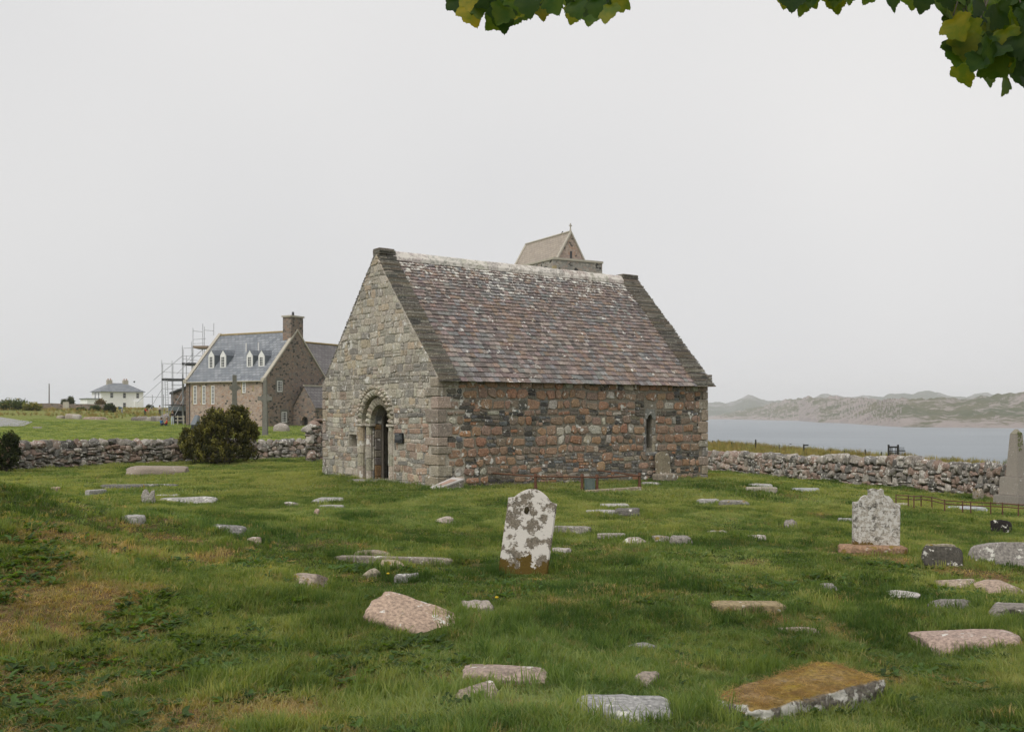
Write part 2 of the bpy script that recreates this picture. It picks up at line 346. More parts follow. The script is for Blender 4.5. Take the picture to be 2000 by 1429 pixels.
def grid_axis(lo, hi, c, a_, n):
    s = np.linspace(math.asinh((lo - c) / a_), math.asinh((hi - c) / a_), n); return c + a_ * np.sinh(s)
def build_ground():
    xs = grid_axis(-420, 320, 0, 5, 300); ys = grid_axis(-90, 620, 9, 6, 330)
    X, Y = np.meshgrid(xs, ys); Z = height(X.ravel(), Y.ravel())
    V = np.column_stack([X.ravel(), Y.ravel(), Z]); nx, ny = len(xs), len(ys)
    i = np.arange(nx * ny).reshape(ny, nx)
    Fc = np.column_stack([i[:-1, :-1].ravel(), i[:-1, 1:].ravel(), i[1:, 1:].ravel(), i[1:, :-1].ravel()])
    m, t, b = newmat('turf')
    g = N(t, 'ShaderNodeNewGeometry'); pos = g.outputs['Position']
    at_ = N(t, 'ShaderNodeAttribute', attribute_name='Col'); sp = N(t, 'ShaderNodeSeparateColor'); L_(t, at_.outputs['Color'], sp.inputs[0])
    n1 = noise_n(t, pos, 14, 6, .7); n2 = noise_n(t, pos, .55, 5, .6); n3 = noise_n(t, pos, .12, 4, .5)
    thatch = mixc(t, n1, (.030, .045, .010), (.085, .115, .026))
    lawn = mixc(t, ramp(t, n2, .3, .7), (.14, .19, .036), (.20, .245, .055))
    lawn = mixc(t, ramp(t, n3, .35, .65), lawn, (.205, .225, .060))
    lawn = mixc(t, ramp(t, n1, .3, .7), mixc(t, 1.0, lawn, (.72, .74, .7), 'MULTIPLY'), lawn)
    c = mixc(t, sp.outputs[1], thatch, lawn)
    c = mixc(t, sp.outputs[0], c, mixc(t, n1, (.10, .065, .035), (.25, .17, .085)))
    straw = mixc(t, n1, (.16, .145, .055), (.34, .27, .14))
    c = mixc(t, sp.outputs[2], c, straw)
    L_(t, c, b.inputs['Base Color']); b.inputs['Roughness'].default_value = 1; b.inputs['Specular IOR Level'].default_value = .1
    bp = N(t, 'ShaderNodeBump', Strength=.8, Distance=.08); L_(t, mathn(t, 'ADD', n1, mathn(t, 'MULTIPLY', n2, 1.5)), bp.inputs['Height']); L_(t, bp.outputs[0], b.inputs['Normal'])
    me = bpy.data.meshes.new('ground'); me.from_pydata(V.tolist(), [], Fc.tolist()); me.materials.append(m)
    me.polygons.foreach_set('use_smooth', [True] * len(me.polygons))
    x, y = V[:, 0], V[:, 1]
    col = np.zeros((len(V), 4), np.float32); col[:, 0] = dryness(x, y); col[:, 1] = sst(36, 52, y)
    e = 0.966 * (x - 18) + 0.258 * (y - 88)
    rough = sst(-9, -2, e) * sst(-.15, .35, fbm(x / 3, y / 3, 3, 41) + .25) * .8
    far = sst(138, 165, y + .25 * np.clip(-x - 40, 0, 60)) * (.35 + .5 * fbm(x / 7, y / 7, 3, 44))
    col[:, 2] = np.clip(np.maximum(rough, far), 0, 1); col[:, 3] = 1
    ca = me.color_attributes.new('Col', 'FLOAT_COLOR', 'POINT'); ca.data.foreach_set('color', col.ravel())
    return struct(obj('ground', me))
build_ground()

def build_sea():
    m, t, b = newmat('sea_water'); g = N(t, 'ShaderNodeNewGeometry')
    mp = N(t, 'ShaderNodeMapping'); mp.inputs['Scale'].default_value = (.35, 1.0, 1); L_(t, g.outputs['Position'], mp.inputs[0])
    n1 = noise_n(t, mp.outputs[0], .22, 6, .6); n2 = noise_n(t, mp.outputs[0], .02, 4, .55)
    c = mixc(t, ramp(t, n2, .3, .7), (.06, .09, .115), (.125, .155, .18)); L_(t, c, b.inputs['Base Color'])
    b.inputs['Roughness'].default_value = .28; b.inputs['IOR'].default_value = 1.33
    bp = N(t, 'ShaderNodeBump', Strength=.55, Distance=1.0); L_(t, n1, bp.inputs['Height']); L_(t, bp.outputs[0], b.inputs['Normal'])
    me = mesh('sea', [(-6800, -150, SEA), (6800, -150, SEA), (6800, 7800, SEA), (-6800, 7800, SEA)], [(0, 1, 2, 3)], m)
    struct(obj('sea', me))
build_sea()

def land_mat(name, rock, rock2, green, green2, s=1.0, bias=0.0):
    m, t, b = newmat(name); g = N(t, 'ShaderNodeNewGeometry'); pos = g.outputs['Position']
    n1 = noise_n(t, pos, .011 * s, 6, .65); n2 = noise_n(t, pos, .05 * s, 6, .7); n3 = noise_n(t, pos, .004 * s, 4, .5)
    sp = N(t, 'ShaderNodeSeparateXYZ'); L_(t, g.outputs['Normal'], sp.inputs[0]); sz = N(t, 'ShaderNodeSeparateXYZ'); L_(t, pos, sz.inputs[0])
    shore = ramp(t, mathn(t, 'DIVIDE', mathn(t, 'SUBTRACT', sz.outputs['Z'], SEA), 14.0), 0.15, .8, (1, 1, 1, 1), (0, 0, 0, 1))
    fac = mathn(t, 'ADD', mathn(t, 'MULTIPLY', n1, .6), mathn(t, 'MULTIPLY', n2, .4))
    fac = mathn(t, 'ADD', fac, mathn(t, 'MULTIPLY', mathn(t, 'SUBTRACT', 1.0, sp.outputs['Z']), .45))
    fac = mathn(t, 'ADD', fac, mathn(t, 'MULTIPLY', shore, .10))
    rk = mixc(t, n2, rock, rock2); gr = mixc(t, ramp(t, n3, .35, .65), green, green2)
    c = mixc(t, ramp(t, fac, .52 - bias, .60 - bias), gr, rk)
    L_(t, c, b.inputs['Base Color']); b.inputs['Roughness'].default_value = 1; b.inputs['Specular IOR Level'].default_value = .1
    bp = N(t, 'ShaderNodeBump', Strength=1.0, Distance=6.0); L_(t, n2, bp.inputs['Height']); L_(t, bp.outputs[0], b.inputs['Normal']); return m
def land(name, us, shore_v, top_us, top_v, u_rng, depth, mat, nu=340, nr=44, amp=.35, fixed=None, k=0, sc=160., edge=60):
    U = np.linspace(u_rng[0], u_rng[1], nu); J = np.linspace(0, 1, nr)
    V = []
    sv = np.interp(U, us, shore_v) if fixed is None else None
    D0 = 15.0 * F / (sv - HZ) if fixed is None else np.full(nu, fixed)
    tv = np.interp(U, top_us, top_v); fade = sst(u_rng[0], u_rng[0] + edge, U) * (1 - sst(u_rng[1] - edge, u_rng[1], U))
    UU, JJ = np.meshgrid(U, J); DD = D0[None, :] + JJ * depth
    XX = (UU - 1000) / F * DD
    Dp = D0[None, :] + .62 * depth
    peak = 15.0 + (HZ - tv[None, :]) / F * Dp
    prof = sst(0, .62, JJ) ** .8 * (1 - .75 * sst(.66, 1.0, JJ))
    nz = 1 + amp * fbm(XX / sc, DD / sc, 5, 51 + k) * (1 - .35 * np.exp(-((JJ - .62) / .12) ** 2))
    rg = fbm(XX / (sc * .35), DD / (sc * .35), 4, 61 + k) * .30 * np.clip(peak, 0, 60)
    foot = sst(0, .05, JJ) * (2 + 9 * np.abs(fbm(XX / 38, DD / 38, 4, 71 + k)))
    Z = SEA - .6 + fade[None, :] * (foot + np.clip(peak, 0, None) * prof * nz + rg * prof)
    VV = np.column_stack([XX.ravel(), DD.ravel(), Z.ravel()])
    i = np.arange(nu * nr).reshape(nr, nu)
    Fc = np.column_stack([i[:-1, :-1].ravel(), i[:-1, 1:].ravel(), i[1:, 1:].ravel(), i[1:, :-1].ravel()])
    me = bpy.data.meshes.new(name); me.from_pydata(VV.tolist(), [], Fc.tolist()); me.materials.append(mat)
    return struct(obj(name, me))
near_land = land_mat('far_shore_ground', (.22, .185, .168), (.42, .355, .325), (.085, .10, .045), (.135, .125, .065), 1.8, .0)
far_land = land_mat('hill_ground', (.20, .19, .185), (.32, .30, .285), (.10, .112, .075), (.13, .13, .09), .6)
land('far_shore', [1200, 1390, 1440, 1500, 1560, 1600, 1640, 1700, 1760, 1860, 2000, 2300], [818, 818.5, 819, 820.5, 821.5, 825, 826, 830, 834, 835, 836, 838],
     [1200, 1392, 1440, 1488, 1520, 1560, 1600, 1648, 1700, 1744, 1800, 1872, 1930, 1968, 2000, 2300], [818, 816, 806, 799, 791, 784, 785, 783, 788, 787, 789, 787, 783, 779, 778, 775],
     (1372, 2320), 900, near_land, amp=.45, edge=30, sc=95.)
land('hills', None, None, [1150, 1382, 1418, 1440, 1462, 1485, 1513, 1552, 1580, 1616, 1640, 1680, 1725, 1745, 1785, 1808, 1830, 1860, 1890, 1920, 1960, 2000, 2300],
     [800, 788, 791, 784, 778, 781, 788, 782, 784, 775, 778, 774, 778, 775, 774, 767, 769, 778, 780, 774, 776, 771, 772], (1100, 2320), 1800, far_land, amp=.26, fixed=2900, k=20, sc=260, nr=40)

# ================================================================== CHAPEL
ch = empty('stone_chapel', (CX, CY, 0), CTH)
tag(ch, 'small roofed stone chapel with steep slate roof and carved round arched doorway', 'chapel')
SL = math.atan2(CR - CH, CW / 2)            # roof pitch
YC = CW / 2; ZS = 1.58                     # doorway axis and springing
def poly_prism(outer, holes, x0, x1, to3):
    """polygon with holes (2-D a,b) extruded along the third axis from x0 to x1; to3(a,b,c) gives the point"""
    bm = bmesh.new(); es = []
    for loop in [outer] + holes:
        vs = [bm.verts.new((p[0], p[1], 0)) for p in loop]
        es += [bm.edges.new((vs[i], vs[(i + 1) % len(vs)])) for i in range(len(vs))]
    bmesh.ops.triangle_fill(bm, use_beauty=True, use_dissolve=False, edges=es)
    bm.verts.ensure_lookup_table(); n = len(bm.verts); bm.verts.index_update()
    tri = [tuple(v.index for v in f.verts) for f in bm.faces]; P = [(v.co.x, v.co.y) for v in bm.verts]
    ed = [(e.verts[0].index, e.verts[1].index) for e in bm.edges if len(e.link_faces) == 1]; bm.free()
    V = [to3(p[0], p[1], x0) for p in P] + [to3(p[0], p[1], x1) for p in P]
    Fs = tri + [tuple(i + n for i in f[::-1]) for f in tri] + [(a_, b_, b_ + n, a_ + n) for a_, b_ in ed]
    return V, Fs
def fixn(me):
    bm = bmesh.new(); bm.from_mesh(me); bmesh.ops.recalc_face_normals(bm, faces=bm.faces); bm.to_mesh(me); bm.free()
def arc(r, n=14, a0=0.0, a1=math.pi, cy_=0.0, cz=0.0): return [(cy_ + r * math.cos(a0 + (a1 - a0) * k / n), cz + r * math.sin(a0 + (a1 - a0) * k / n)) for k in range(n + 1)]
T = .8
door_hole = [(YC + .8, -.4)] + arc(.8, 16, 0, math.pi, YC, ZS) + [(YC - .8, -.4)]
door_hole[0] = (YC + .8, -.39); door_hole[-1] = (YC - .8, -.39)
NY0, NY1, NZ0, NZ1 = YC + 1.12, YC + 1.62, .92, 1.27     # niche left of the door
niche_hole = [(NY0, NZ0), (NY1, NZ0), (NY1, NZ1), (NY0, NZ1)]
gab = [(0, -.5), (CW, -.5), (CW, CH), (YC, CR), (0, CH)]
v, f = poly_prism(gab, [door_hole, niche_hole], 0, T, lambda a_, b_, c: (c, a_, b_))
me = mesh('west_gable', v, f, M['mortar_pale']); fixn(me); gable = obj('west_gable', me, ch)
WX, WZ0, WZ1 = 7.22, .86, 1.84
win_hole = [(WX - .12, WZ0), (WX + .12, WZ0), (WX + .12, WZ1 - .12), (WX + .06, WZ1 - .03), (WX, WZ1), (WX - .06, WZ1 - .03), (WX - .12, WZ1 - .12)]
v, f = poly_prism([(T, -.5), (CL - T, -.5), (CL - T, CH), (T, CH)], [win_hole], 0.002, T, lambda a_, b_, c: (a_, c, b_))
me = mesh('south_wall', v, f, M['mortar']); fixn(me); south = obj('south_wall', me, ch)
mb = MB(); mb.box((T, CW - T, -.5), (CL - T, CW - .002, CH)); mb.build('north_wall', M['mortar'], ch)
v, f = poly_prism(gab, [], CL - T, CL, lambda a_, b_, c: (c, a_, b_))
me = mesh('east_gable', v, f, M['mortar']); fixn(me); egable = obj('east_gable', me, ch)
mb = MB(); mb.box((NY0, 0, 0), (NY0, 0, 0))
# niche back and sides
mb = MB(); mb.box((.42, NY0 - .05, NZ0 - .05), (.5, NY1 + .05, NZ1 + .05)); mb.build('niche_back', M['mortar'], ch)

# --- rubble
PAL_GRAN = [(.37,.215,.13), (.39,.24,.155), (.34,.215,.145), (.30,.195,.135), (.42,.28,.20), (.36,.19,.11), (.38,.24,.145), (.30,.21,.155), (.26,.19,.14)]
PAL_DARK = [(.10,.098,.09), (.14,.13,.108), (.17,.152,.125), (.115,.108,.096), (.20,.17,.135), (.145,.15,.15), (.21,.175,.13), (.075,.072,.066)]
PAL_CREAM = [(.49,.45,.375), (.45,.41,.34), (.52,.48,.405), (.40,.37,.31), (.45,.395,.31), (.37,.35,.305), (.50,.455,.37), (.47,.375,.255)]
PAL_GREY = [(.25,.24,.215), (.20,.195,.185), (.29,.275,.245), (.155,.15,.145), (.23,.20,.17)]
def stone_poly(x0, x1, z0, z1, rr=.22, jit=.10):
    w_, h_ = x1 - x0, z1 - z0; c = min(w_, h_) * rr; j = lambda: rng.uniform(-jit, jit) * min(w_, h_)
    k = [rng.uniform(.4, 1.5) * c for _ in range(8)]
    P = [(x0 + k[0], z0), (x1 - k[1], z0), (x1, z0 + k[2]), (x1, z1 - k[3]), (x1 - k[4], z1), (x0 + k[5], z1), (x0, z1 - k[6]), (x0, z0 + k[7])]
    return [(a_ + j() * .7, b_ + j() * .7) for a_, b_ in P]
def clip(P, a_, b_, c):              # keep a*x + b*z <= c
    out = []
    for i in range(len(P)):
        p, q = P[i], P[(i + 1) % len(P)]; dp = a_ * p[0] + b_ * p[1] - c; dq = a_ * q[0] + b_ * q[1] - c
        if dp <= 0: out.append(p)
        if (dp < 0 < dq) or (dq < 0 < dp):
            s = dp / (dp - dq); out.append((p[0] + s * (q[0] - p[0]), p[1] + s * (q[1] - p[1])))
    return out
def area(P): return .5 * abs(sum(P[i][0] * P[(i + 1) % len(P)][1] - P[(i + 1) % len(P)][0] * P[i][1] for i in range(len(P))))
def warp(P, k=0, a_=.045):
    return [(p[0] + a_ * 1.3 * float(fbm(np.array([p[0] * 1.7 + 31]), np.array([p[1] * 2.3 + 5]), 2, 81 + k)[0]), p[1] + a_ * float(fbm(np.array([p[0] * 1.9]), np.array([p[1] * 1.3]), 2, 91 + k)[0])) for p in P]
def stone_geo(P, depth, to3):        # chamfered stone standing proud of the wall plane (third axis negative = outwards)
    n = len(P); cx_ = sum(p[0] for p in P) / n; cz = sum(p[1] for p in P) / n
    s1, s2 = .985, .84
    V = [to3(p[0], p[1], .05) for p in P] + [to3(cx_ + (p[0] - cx_) * s1, cz + (p[1] - cz) * s1, -depth * .45) for p in P]
    V += [to3(cx_ + (p[0] - cx_) * s2, cz + (p[1] - cz) * s2, -depth * rng.uniform(.75, 1.15)) for p in P] + [to3(cx_, cz, -depth * 1.1)]
    Fs = []
    for k in range(n):
        q = (k + 1) % n
        Fs += [(k, q, n + q, n + k), (n + k, n + q, 2 * n + q, 2 * n + k), (2 * n + k, 2 * n + q, 3 * n)]
    return V, Fs
def jitc(c, a_=.13):
    k = 1 + rng.uniform(-a_, a_); return tuple(max(.01, q * k * (1 + rng.uniform(-.04, .04))) for q in c)
class Rubble:
    def __init__(s): s.items = []
    def add(s, P, depth, col, to3, lich=0.0):
        if len(P) < 3 or area(P) < .0012: return
        s.items.append((area(P), warp(P), depth, tuple(col) + (lich,), to3))
    def build(s, parent, nmax, mat, mat_fill, flip, weight=lambda it: it[0]):
        s.items.sort(key=lambda it: -weight(it)); rest = MB()
        for i, it in enumerate(s.items):
            V, Fs = stone_geo(it[1], it[2], it[4])
            if flip: Fs = [q[::-1] for q in Fs]
            if i < nmax: obj('stone', mesh('stone', V, Fs, mat), parent, it[3])
            else: rest.add(V, Fs, it[3])
        if rest.v: stuff(rest.build('small_stones', mat_fill, parent))
S_to3 = lambda a_, b_, c: (a_, c, b_)
G_to3 = lambda a_, b_, c: (c, a_, b_)
rs = Rubble()
# south wall: red granite blocks in loose courses, thin dark schist packed between
z = -.12
while z < CH - .02:
    h_ = min(rng.uniform(.15, .29), CH - z)
    if CH - z - h_ < .08: h_ = CH - z
    x = .24 + rng.uniform(0, .1)
    while x < CL - .3:
        lowgrey = z < .55 and 2.4 < x < 6.8
        gran = rng.random() < (.25 if lowgrey else .64)
        w_ = rng.uniform(.17, .46) if gran else rng.uniform(.16, .48)
        x1 = min(x + w_, CL - .24)
        if x1 - x < .05: break
        segs = [(x, x1)]
        sa, sb = WX - .21, WX + .26
        if z < WZ1 + .2 and z + h_ > WZ0 - .05 and x1 > sa and x < sb:
            segs = [q for q in ((x, min(x1, sa)), (max(x, sb), x1)) if q[1] - q[0] > .06]
        for (p, q) in segs:
            if gran:
                zz = z + rng.uniform(.0, .035); ht = h_ - rng.uniform(.012, .085)
                col = jitc(tuple(q_ * .76 + m_ * .24 for q_, m_ in zip(rng.choice(PAL_GRAN), (.24, .205, .165))))
                if rng.random() < .12: col = jitc(rng.choice(PAL_CREAM[2:6]))
                rs.add(stone_poly(p + rng.uniform(.008, .028), q - rng.uniform(.008, .028), zz + .006, zz + ht, rng.uniform(.16, .34), .15), rng.uniform(.018, .04), col, S_to3, rng.choice([0, 0, 0, .05]))
            else:
                nl = 2 if h_ < .17 else rng.choice([2, 3, 3]); zz = z
                for k in range(nl):
                    lh = h_ / nl; a_ = p
                    while a_ < q - .03:
                        b_ = min(q, a_ + rng.uniform(.12, .34)); 
                        if q - b_ < .06: b_ = q
                        col = jitc(rng.choice(PAL_DARK), .2)
                        if lowgrey: col = tuple(k_ * 1.35 + .03 for k_ in col)
                        if rng.random() < .14: col = jitc(rng.choice(PAL_GRAN))
                        rs.add(stone_poly(a_ + .006, b_ - .006, zz + .004, zz + lh - .006, .3, .12), rng.uniform(.008, .035), col, S_to3, rng.choice([0, 0, 0, .02, .12 if rng.random() < .35 else 0, .06 if lowgrey else 0]))
                        a_ = b_
                    zz += lh
        x = x1
    z += h_
# west gable: paler squared rubble above, mixed rubble below
ga = math.tan(SL)
def door_half(z0, z1):
    zz = max(z0, ZS)
    if z0 > ZS + 1.06: return -1
    return 1.06 if z0 < ZS else math.sqrt(max(0, 1.06 ** 2 - (zz - ZS) ** 2))
rg = Rubble()
z = -.12
while z < CR:
    h_ = rng.uniform(.085, .25); y = .30 + rng.uniform(0, .08)
    yhi = CW - .02; ylo = .42 if z < CH else 0.0
    if z > CH:
        ylo = (z - CH) / ga; yhi = CW - ylo
    y = ylo
    while y < yhi - .03:
        w_ = rng.choice([rng.uniform(.08, .2), rng.uniform(.18, .4), rng.uniform(.3, .56)]); y1 = min(y + w_, yhi)
        if yhi - y1 < .08: y1 = yhi
        segs = [(y, y1)]
        dh = door_half(z, z + h_)
        if dh > 0:
            segs = [q for q in ((y, min(y1, YC - dh)), (max(y, YC + dh), y1)) if q[1] - q[0] > .05]
        if z < NZ1 and z + h_ > NZ0:
            s2 = []
            for (p, q) in segs: s2 += [w2 for w2 in ((p, min(q, NY0)), (max(p, NY1), q)) if w2[1] - w2[0] > .05]
            segs = s2
        for (p, q) in segs:
            up = z > 2.35
            r_ = rng.random()
            if up and z < 3.1 and rng.random() < .5: col = jitc(rng.choice(PAL_GREY))
            elif up: col = jitc(rng.choice(PAL_CREAM if r_ < .86 else PAL_GREY)) if rng.random() > .02 else jitc(rng.choice(PAL_GRAN))
            elif z > 1.9: col = jitc(rng.choice(PAL_CREAM if r_ < .80 else PAL_GREY)) if rng.random() > .08 else jitc(rng.choice(PAL_GRAN))
            else:
                right = y < YC - .9
                col = jitc(rng.choice(PAL_GRAN)) if r_ < (.30 if right else .16) else jitc(rng.choice(PAL_CREAM[2:] if r_ < .62 else PAL_GREY))
                if col[0] / col[2] > 2.2: col = tuple(c_ * .85 + .06 for c_ in col)
            mk = .38 if z > 1.9 else .22; col = tuple(c_ * (1 - mk) + q_ * mk for c_, q_ in zip(col, (.45, .41, .34)))
            parts = [(z, z + h_)] if rng.random() < .78 or h_ < .15 else [(z, z + h_ * .52), (z + h_ * .52, z + h_)]
            for (za, zb) in parts:
                P = stone_poly(p + .006, q - .006, za + .004, zb - .004, rng.uniform(.12, .3), .13)
                P = clip(P, ga, 1, CH + ga * CW); P = clip(P, -ga, 1, CH)
                col = tuple(c_ * .92 for c_ in col); rg.add(P, rng.uniform(.006, .03), col, G_to3, rng.choice([0, 0, .04, .08, .13]))
        y = y1
    z += h_
ns_ = sum(1 for it in rs.items if it[0] > .022); 
rs.items.sort(key=lambda it: -it[0]); rg.items.sort(key=lambda it: -it[0])
rs.build(south, 165, M['stone'], M['stone_fill'], False)
rg.build(gable, 135, M['stone'], M['stone_fill'], True)
# dressed corner stones (near and far corner of the south wall)
def block(name, x0, y0, z0, x1, y1, z1, parent, mat, col, bev=.018, jit=.006):
    bm = bmesh.new(); bmesh.ops.create_cube(bm, size=1)
    for v_ in bm.verts:
        v_.co = Vector(((x0 + x1) / 2 + v_.co.x * (x1 - x0), (y0 + y1) / 2 + v_.co.y * (y1 - y0), (z0 + z1) / 2 + v_.co.z * (z1 - z0))) + Vector([rng.uniform(-jit, jit) for _ in range(3)])
    bmesh.ops.bevel(bm, geom=bm.edges[:], offset=bev, segments=1, affect='EDGES')
    me_ = bpy.data.meshes.new(name); bm.to_mesh(me_); bm.free(); me_.materials.append(mat)
    return obj(name, me_, parent, col)
PAL_Q = [(.36,.30,.235), (.33,.275,.215), (.29,.25,.20), (.35,.28,.22), (.26,.245,.21)]
z = -.2; k = 0
while z < CH - .05:
    h_ = min(rng.uniform(.17, .40), CH - z)
    a_, b_ = (rng.uniform(.20, .27), rng.uniform(.44, .62)) if k % 2 else (rng.uniform(.34, .50), rng.uniform(.24, .34))
    block('quoin', -.036, -.044, z + .008, a_, b_, z + h_ - .008, gable, M['stone'], jitc(rng.choice(PAL_Q), .08) + (.02,))
    block('quoin', CL - a_ * .9, -.044, z + .008, CL + .045, b_, z + h_ - .008, egable, M['stone'], jitc(rng.choice(PAL_Q), .08) + (.03,))
    block('quoin', -.045, CW - b_ * .5, z + .008, a_, CW + .045, z + h_ - .008, gable, M['stone'], jitc(rng.choice(PAL_Q), .08) + (.05,))
    z += h_; k += 1
# --- doorway of receding carved orders
dw = empty('doorway', (0, 0, 0), 0, ch)
def sharp0(me_, ang=32): me_.set_sharp_from_angle(angle=R(ang)); return me_
def ring_stone(name, r0, r1, a0, a1, x0, x1, mat, col, tip=0.0, n=3):
    V = []
    for (r, x) in ((r0, x0), (r1, x0), (r1, x1), (r0, x1)):
        for k_ in range(n + 1):
            aa = a0 + (a1 - a0) * k_ / n; V.append((x, YC + r * math.cos(aa), ZS + r * math.sin(aa)))
    Fs = []; m_ = n + 1
    for s_ in range(4):
        for k_ in range(n): Fs.append((s_ * m_ + k_, s_ * m_ + k_ + 1, ((s_ + 1) % 4) * m_ + k_ + 1, ((s_ + 1) % 4) * m_ + k_))
    Fs += [tuple(s_ * m_ for s_ in range(4)), tuple(s_ * m_ + n for s_ in (3, 2, 1, 0))]
    if tip:                          # carved point on the front face
        b_ = len(V); am = (a0 + a1) / 2; rm = r0 * .45 + r1 * .55; V.append((x0 - tip, YC + rm * math.cos(am), ZS + rm * math.sin(am)))
        i0, i1, i2, i3 = 0, n, m_ + n, m_
        Fs += [(i0, i3, b_), (i3, i2, b_), (i2, i1, b_), (i1, i0, b_)]
    me_ = mesh(name, V, Fs, mat); fixn(me_); return obj(name, me_, dw, col)
PAL_ARCH = [(.40,.365,.29), (.36,.325,.25), (.43,.385,.31), (.33,.30,.235)]
nv = 26
for k in range(nv):                  # hood of small beast heads / beads
    a0 = math.pi * k / nv; a1 = math.pi * (k + 1) / nv
    ring_stone('hood_stone', .97, 1.06 + rng.uniform(-.015, .015), a0 + .012, a1 - .02, -.055, .05, M['stone'], jitc(rng.choice(PAL_ARCH)) + (.05,), .06, 2)
nv = 17
for k in range(nv):                  # outer order
    a0 = math.pi * k / nv; a1 = math.pi * (k + 1) / nv
    ring_stone('voussoir', .785, .965, a0 + .008, a1 - .012, -.02, .135, M['stone'], jitc(rng.choice(PAL_ARCH)) + (.03,), .10, 2)
nv = 13
for k in range(nv):                  # inner order
    a0 = math.pi * k / nv; a1 = math.pi * (k + 1) / nv
    ring_stone('voussoir', .535, .78, a0 + .01, a1 - .015, .12, .26, M['stone'], jitc(rng.choice(PAL_ARCH)) + (.02,), .09, 2)
ring = [(YC + .5, ZS - .01)] ; 
for k in range(7):
    a0 = math.pi * k / 7; a1 = math.pi * (k + 1) / 7
    ring_stone('reveal_stone', .5, .78, a0 + .004, a1 - .004, .265, .46, M['stone'], jitc(rng.choice(PAL_GREY)) + (0.,), 0, 3)
for s in (1, -1):
    yy = lambda r: YC + s * r
    block('capital', -.07, min(yy(.74), yy(1.09)), ZS - .075, .12, max(yy(.74), yy(1.09)), ZS - .005, dw, M['stone'], (.42, .385, .32, .05))
    block('capital', .06, min(yy(.47), yy(.79)), ZS - .075, .262, max(yy(.47), yy(.79)), ZS - .005, dw, M['stone'], (.42, .385, .32, .02))
    for (rc, rad, x0) in ((.90, .115, .04), (.655, .105, .165)):
        z = -.25
        while z < ZS - .09:
            z1 = min(z + rng.uniform(.22, .40), ZS - .082)
            if ZS - .082 - z1 < .1: z1 = ZS - .082
            mb = MB(); c_ = jitc(rng.choice(PAL_ARCH + [(.37, .31, .21)] if .7 < z < 1.2 else PAL_ARCH), .12)
            rr = rad * (1.12 if rng.random() < .25 else 1)
            mb.tube((x0, yy(rc), z + .004), (x0, yy(rc), z1 - .004), rr, 10, rr * rng.uniform(.94, 1.03)); sharp0(mb.build('jamb_stone', M['stone'], dw, c_ + (.04,), True).data)
            block('jamb_stone', x0 + .04, min(yy(rc - .12), yy(rc + .13)), z + .004, x0 + .097, max(yy(rc - .12), yy(rc + .13)), z1 - .004, dw, M['stone'], jitc(rng.choice(PAL_GREY + PAL_CREAM[:2])) + (0.,))
            z = z1
    z = -.25
    while z < ZS - .02:
        z1 = min(z + rng.uniform(.16, .34), ZS - .005)
        block('reveal_stone', .264, min(yy(.50), yy(.80)), z + .004, .46, max(yy(.50), yy(.80)), z1 - .004, dw, M['stone'], jitc(rng.choice([(.15,.135,.115), (.21,.085,.055), (.23,.15,.075), (.26,.225,.18), (.20,.17,.14)])) + (0.,))
        z = z1
# dark plank door behind an arched timber frame
lf = empty('door_leaf', (0, 0, 0), 0, dw); npl = 7
for k_ in range(npl):
    a_, b_ = -.5 + k_ / npl + .003, -.5 + (k_ + 1) / npl - .003
    P = [(YC + a_, -.1), (YC + b_, -.1), (YC + b_, ZS + math.sqrt(max(0, .25 - b_ * b_))), (YC + (a_ + b_) / 2, ZS + math.sqrt(.25 - ((a_ + b_) / 2) ** 2)), (YC + a_, ZS + math.sqrt(max(0, .25 - a_ * a_)))]
    v, f = poly_prism(P, [], .70, .74, G_to3); me = mesh('plank', v, f, M['wood_dark']); fixn(me); obj('plank', me, lf)
fo = [(YC + .52, -.1)] + arc(.52, 14, 0, math.pi, YC, ZS) + [(YC - .52, -.1)]; fi = [(YC - .462, -.1)] + arc(.462, 14, math.pi, 0, YC, ZS) + [(YC + .462, -.1)]
v, f = poly_prism(fo + fi, [], .465, .51, G_to3); me = mesh('door_frame', v, f, M['wood_grey']); fixn(me); obj('door_frame', me, dw)
mb = MB()
mb.box((-.75, YC - .75, -.03), (.9, YC + .75, .035)); 
block('threshold', -.62, YC - .55, -.1, .8, YC + .85, .03, dw, M['stone'], (.27, .25, .22, .1), .03)
# sign beside the door
sg = MB(); sg.box((-.075, YC - 1.62, 1.10), (-.04, YC - 1.20, 1.36)); sgn = sg.build('wall_sign', M['black'], ch)
sx = MB()
for r_ in range(5):
    zz = 1.325 - r_ * .034; ln = [.2, .34, .31, .35, .24][r_]; yy0 = YC - 1.23
    q = 0
    while q < ln:
        ww = rng.uniform(.02, .05); sx.box((-.077, yy0 - q - ww, zz - (.012 if r_ == 0 else .007)), (-.0755, yy0 - q, zz + (.008 if r_ == 0 else .004))); q += ww + .012
sx.build('lettering', M['grey_text'], sgn)
# lancet window
wn = empty('lancet_window', (WX, 0, 0), 0, ch)
mb = MB(); mb.box((-.16, .30, WZ0 - .05), (.16, .33, WZ1 + .02)); mb.build('glass', M['glass'], wn)
mb = MB()
for k in range(-1, 2): mb.box((k * .085 - .008, .27, WZ0), (k * .085 + .008, .285, WZ1))
for k in range(9): mb.box((-.15, .286, WZ0 + .05 + k * .105), (.15, .296, WZ0 + .062 + k * .105))
mb.build('grille', M['lead'], wn)
v, f = poly_prism([(-.2, WZ1 - .14), (-.122, WZ1 - .13), (-.06, WZ1 - .02), (0, WZ1 + .012), (.06, WZ1 - .02), (.122, WZ1 - .13), (.22, WZ1 - .14), (.19, WZ1 + .15), (-.15, WZ1 + .17)], [], -.035, .2, S_to3)
me = mesh('head_stone', v, f, M['stone']); fixn(me); obj('head_stone', me, wn, (.24, .24, .22, .12))
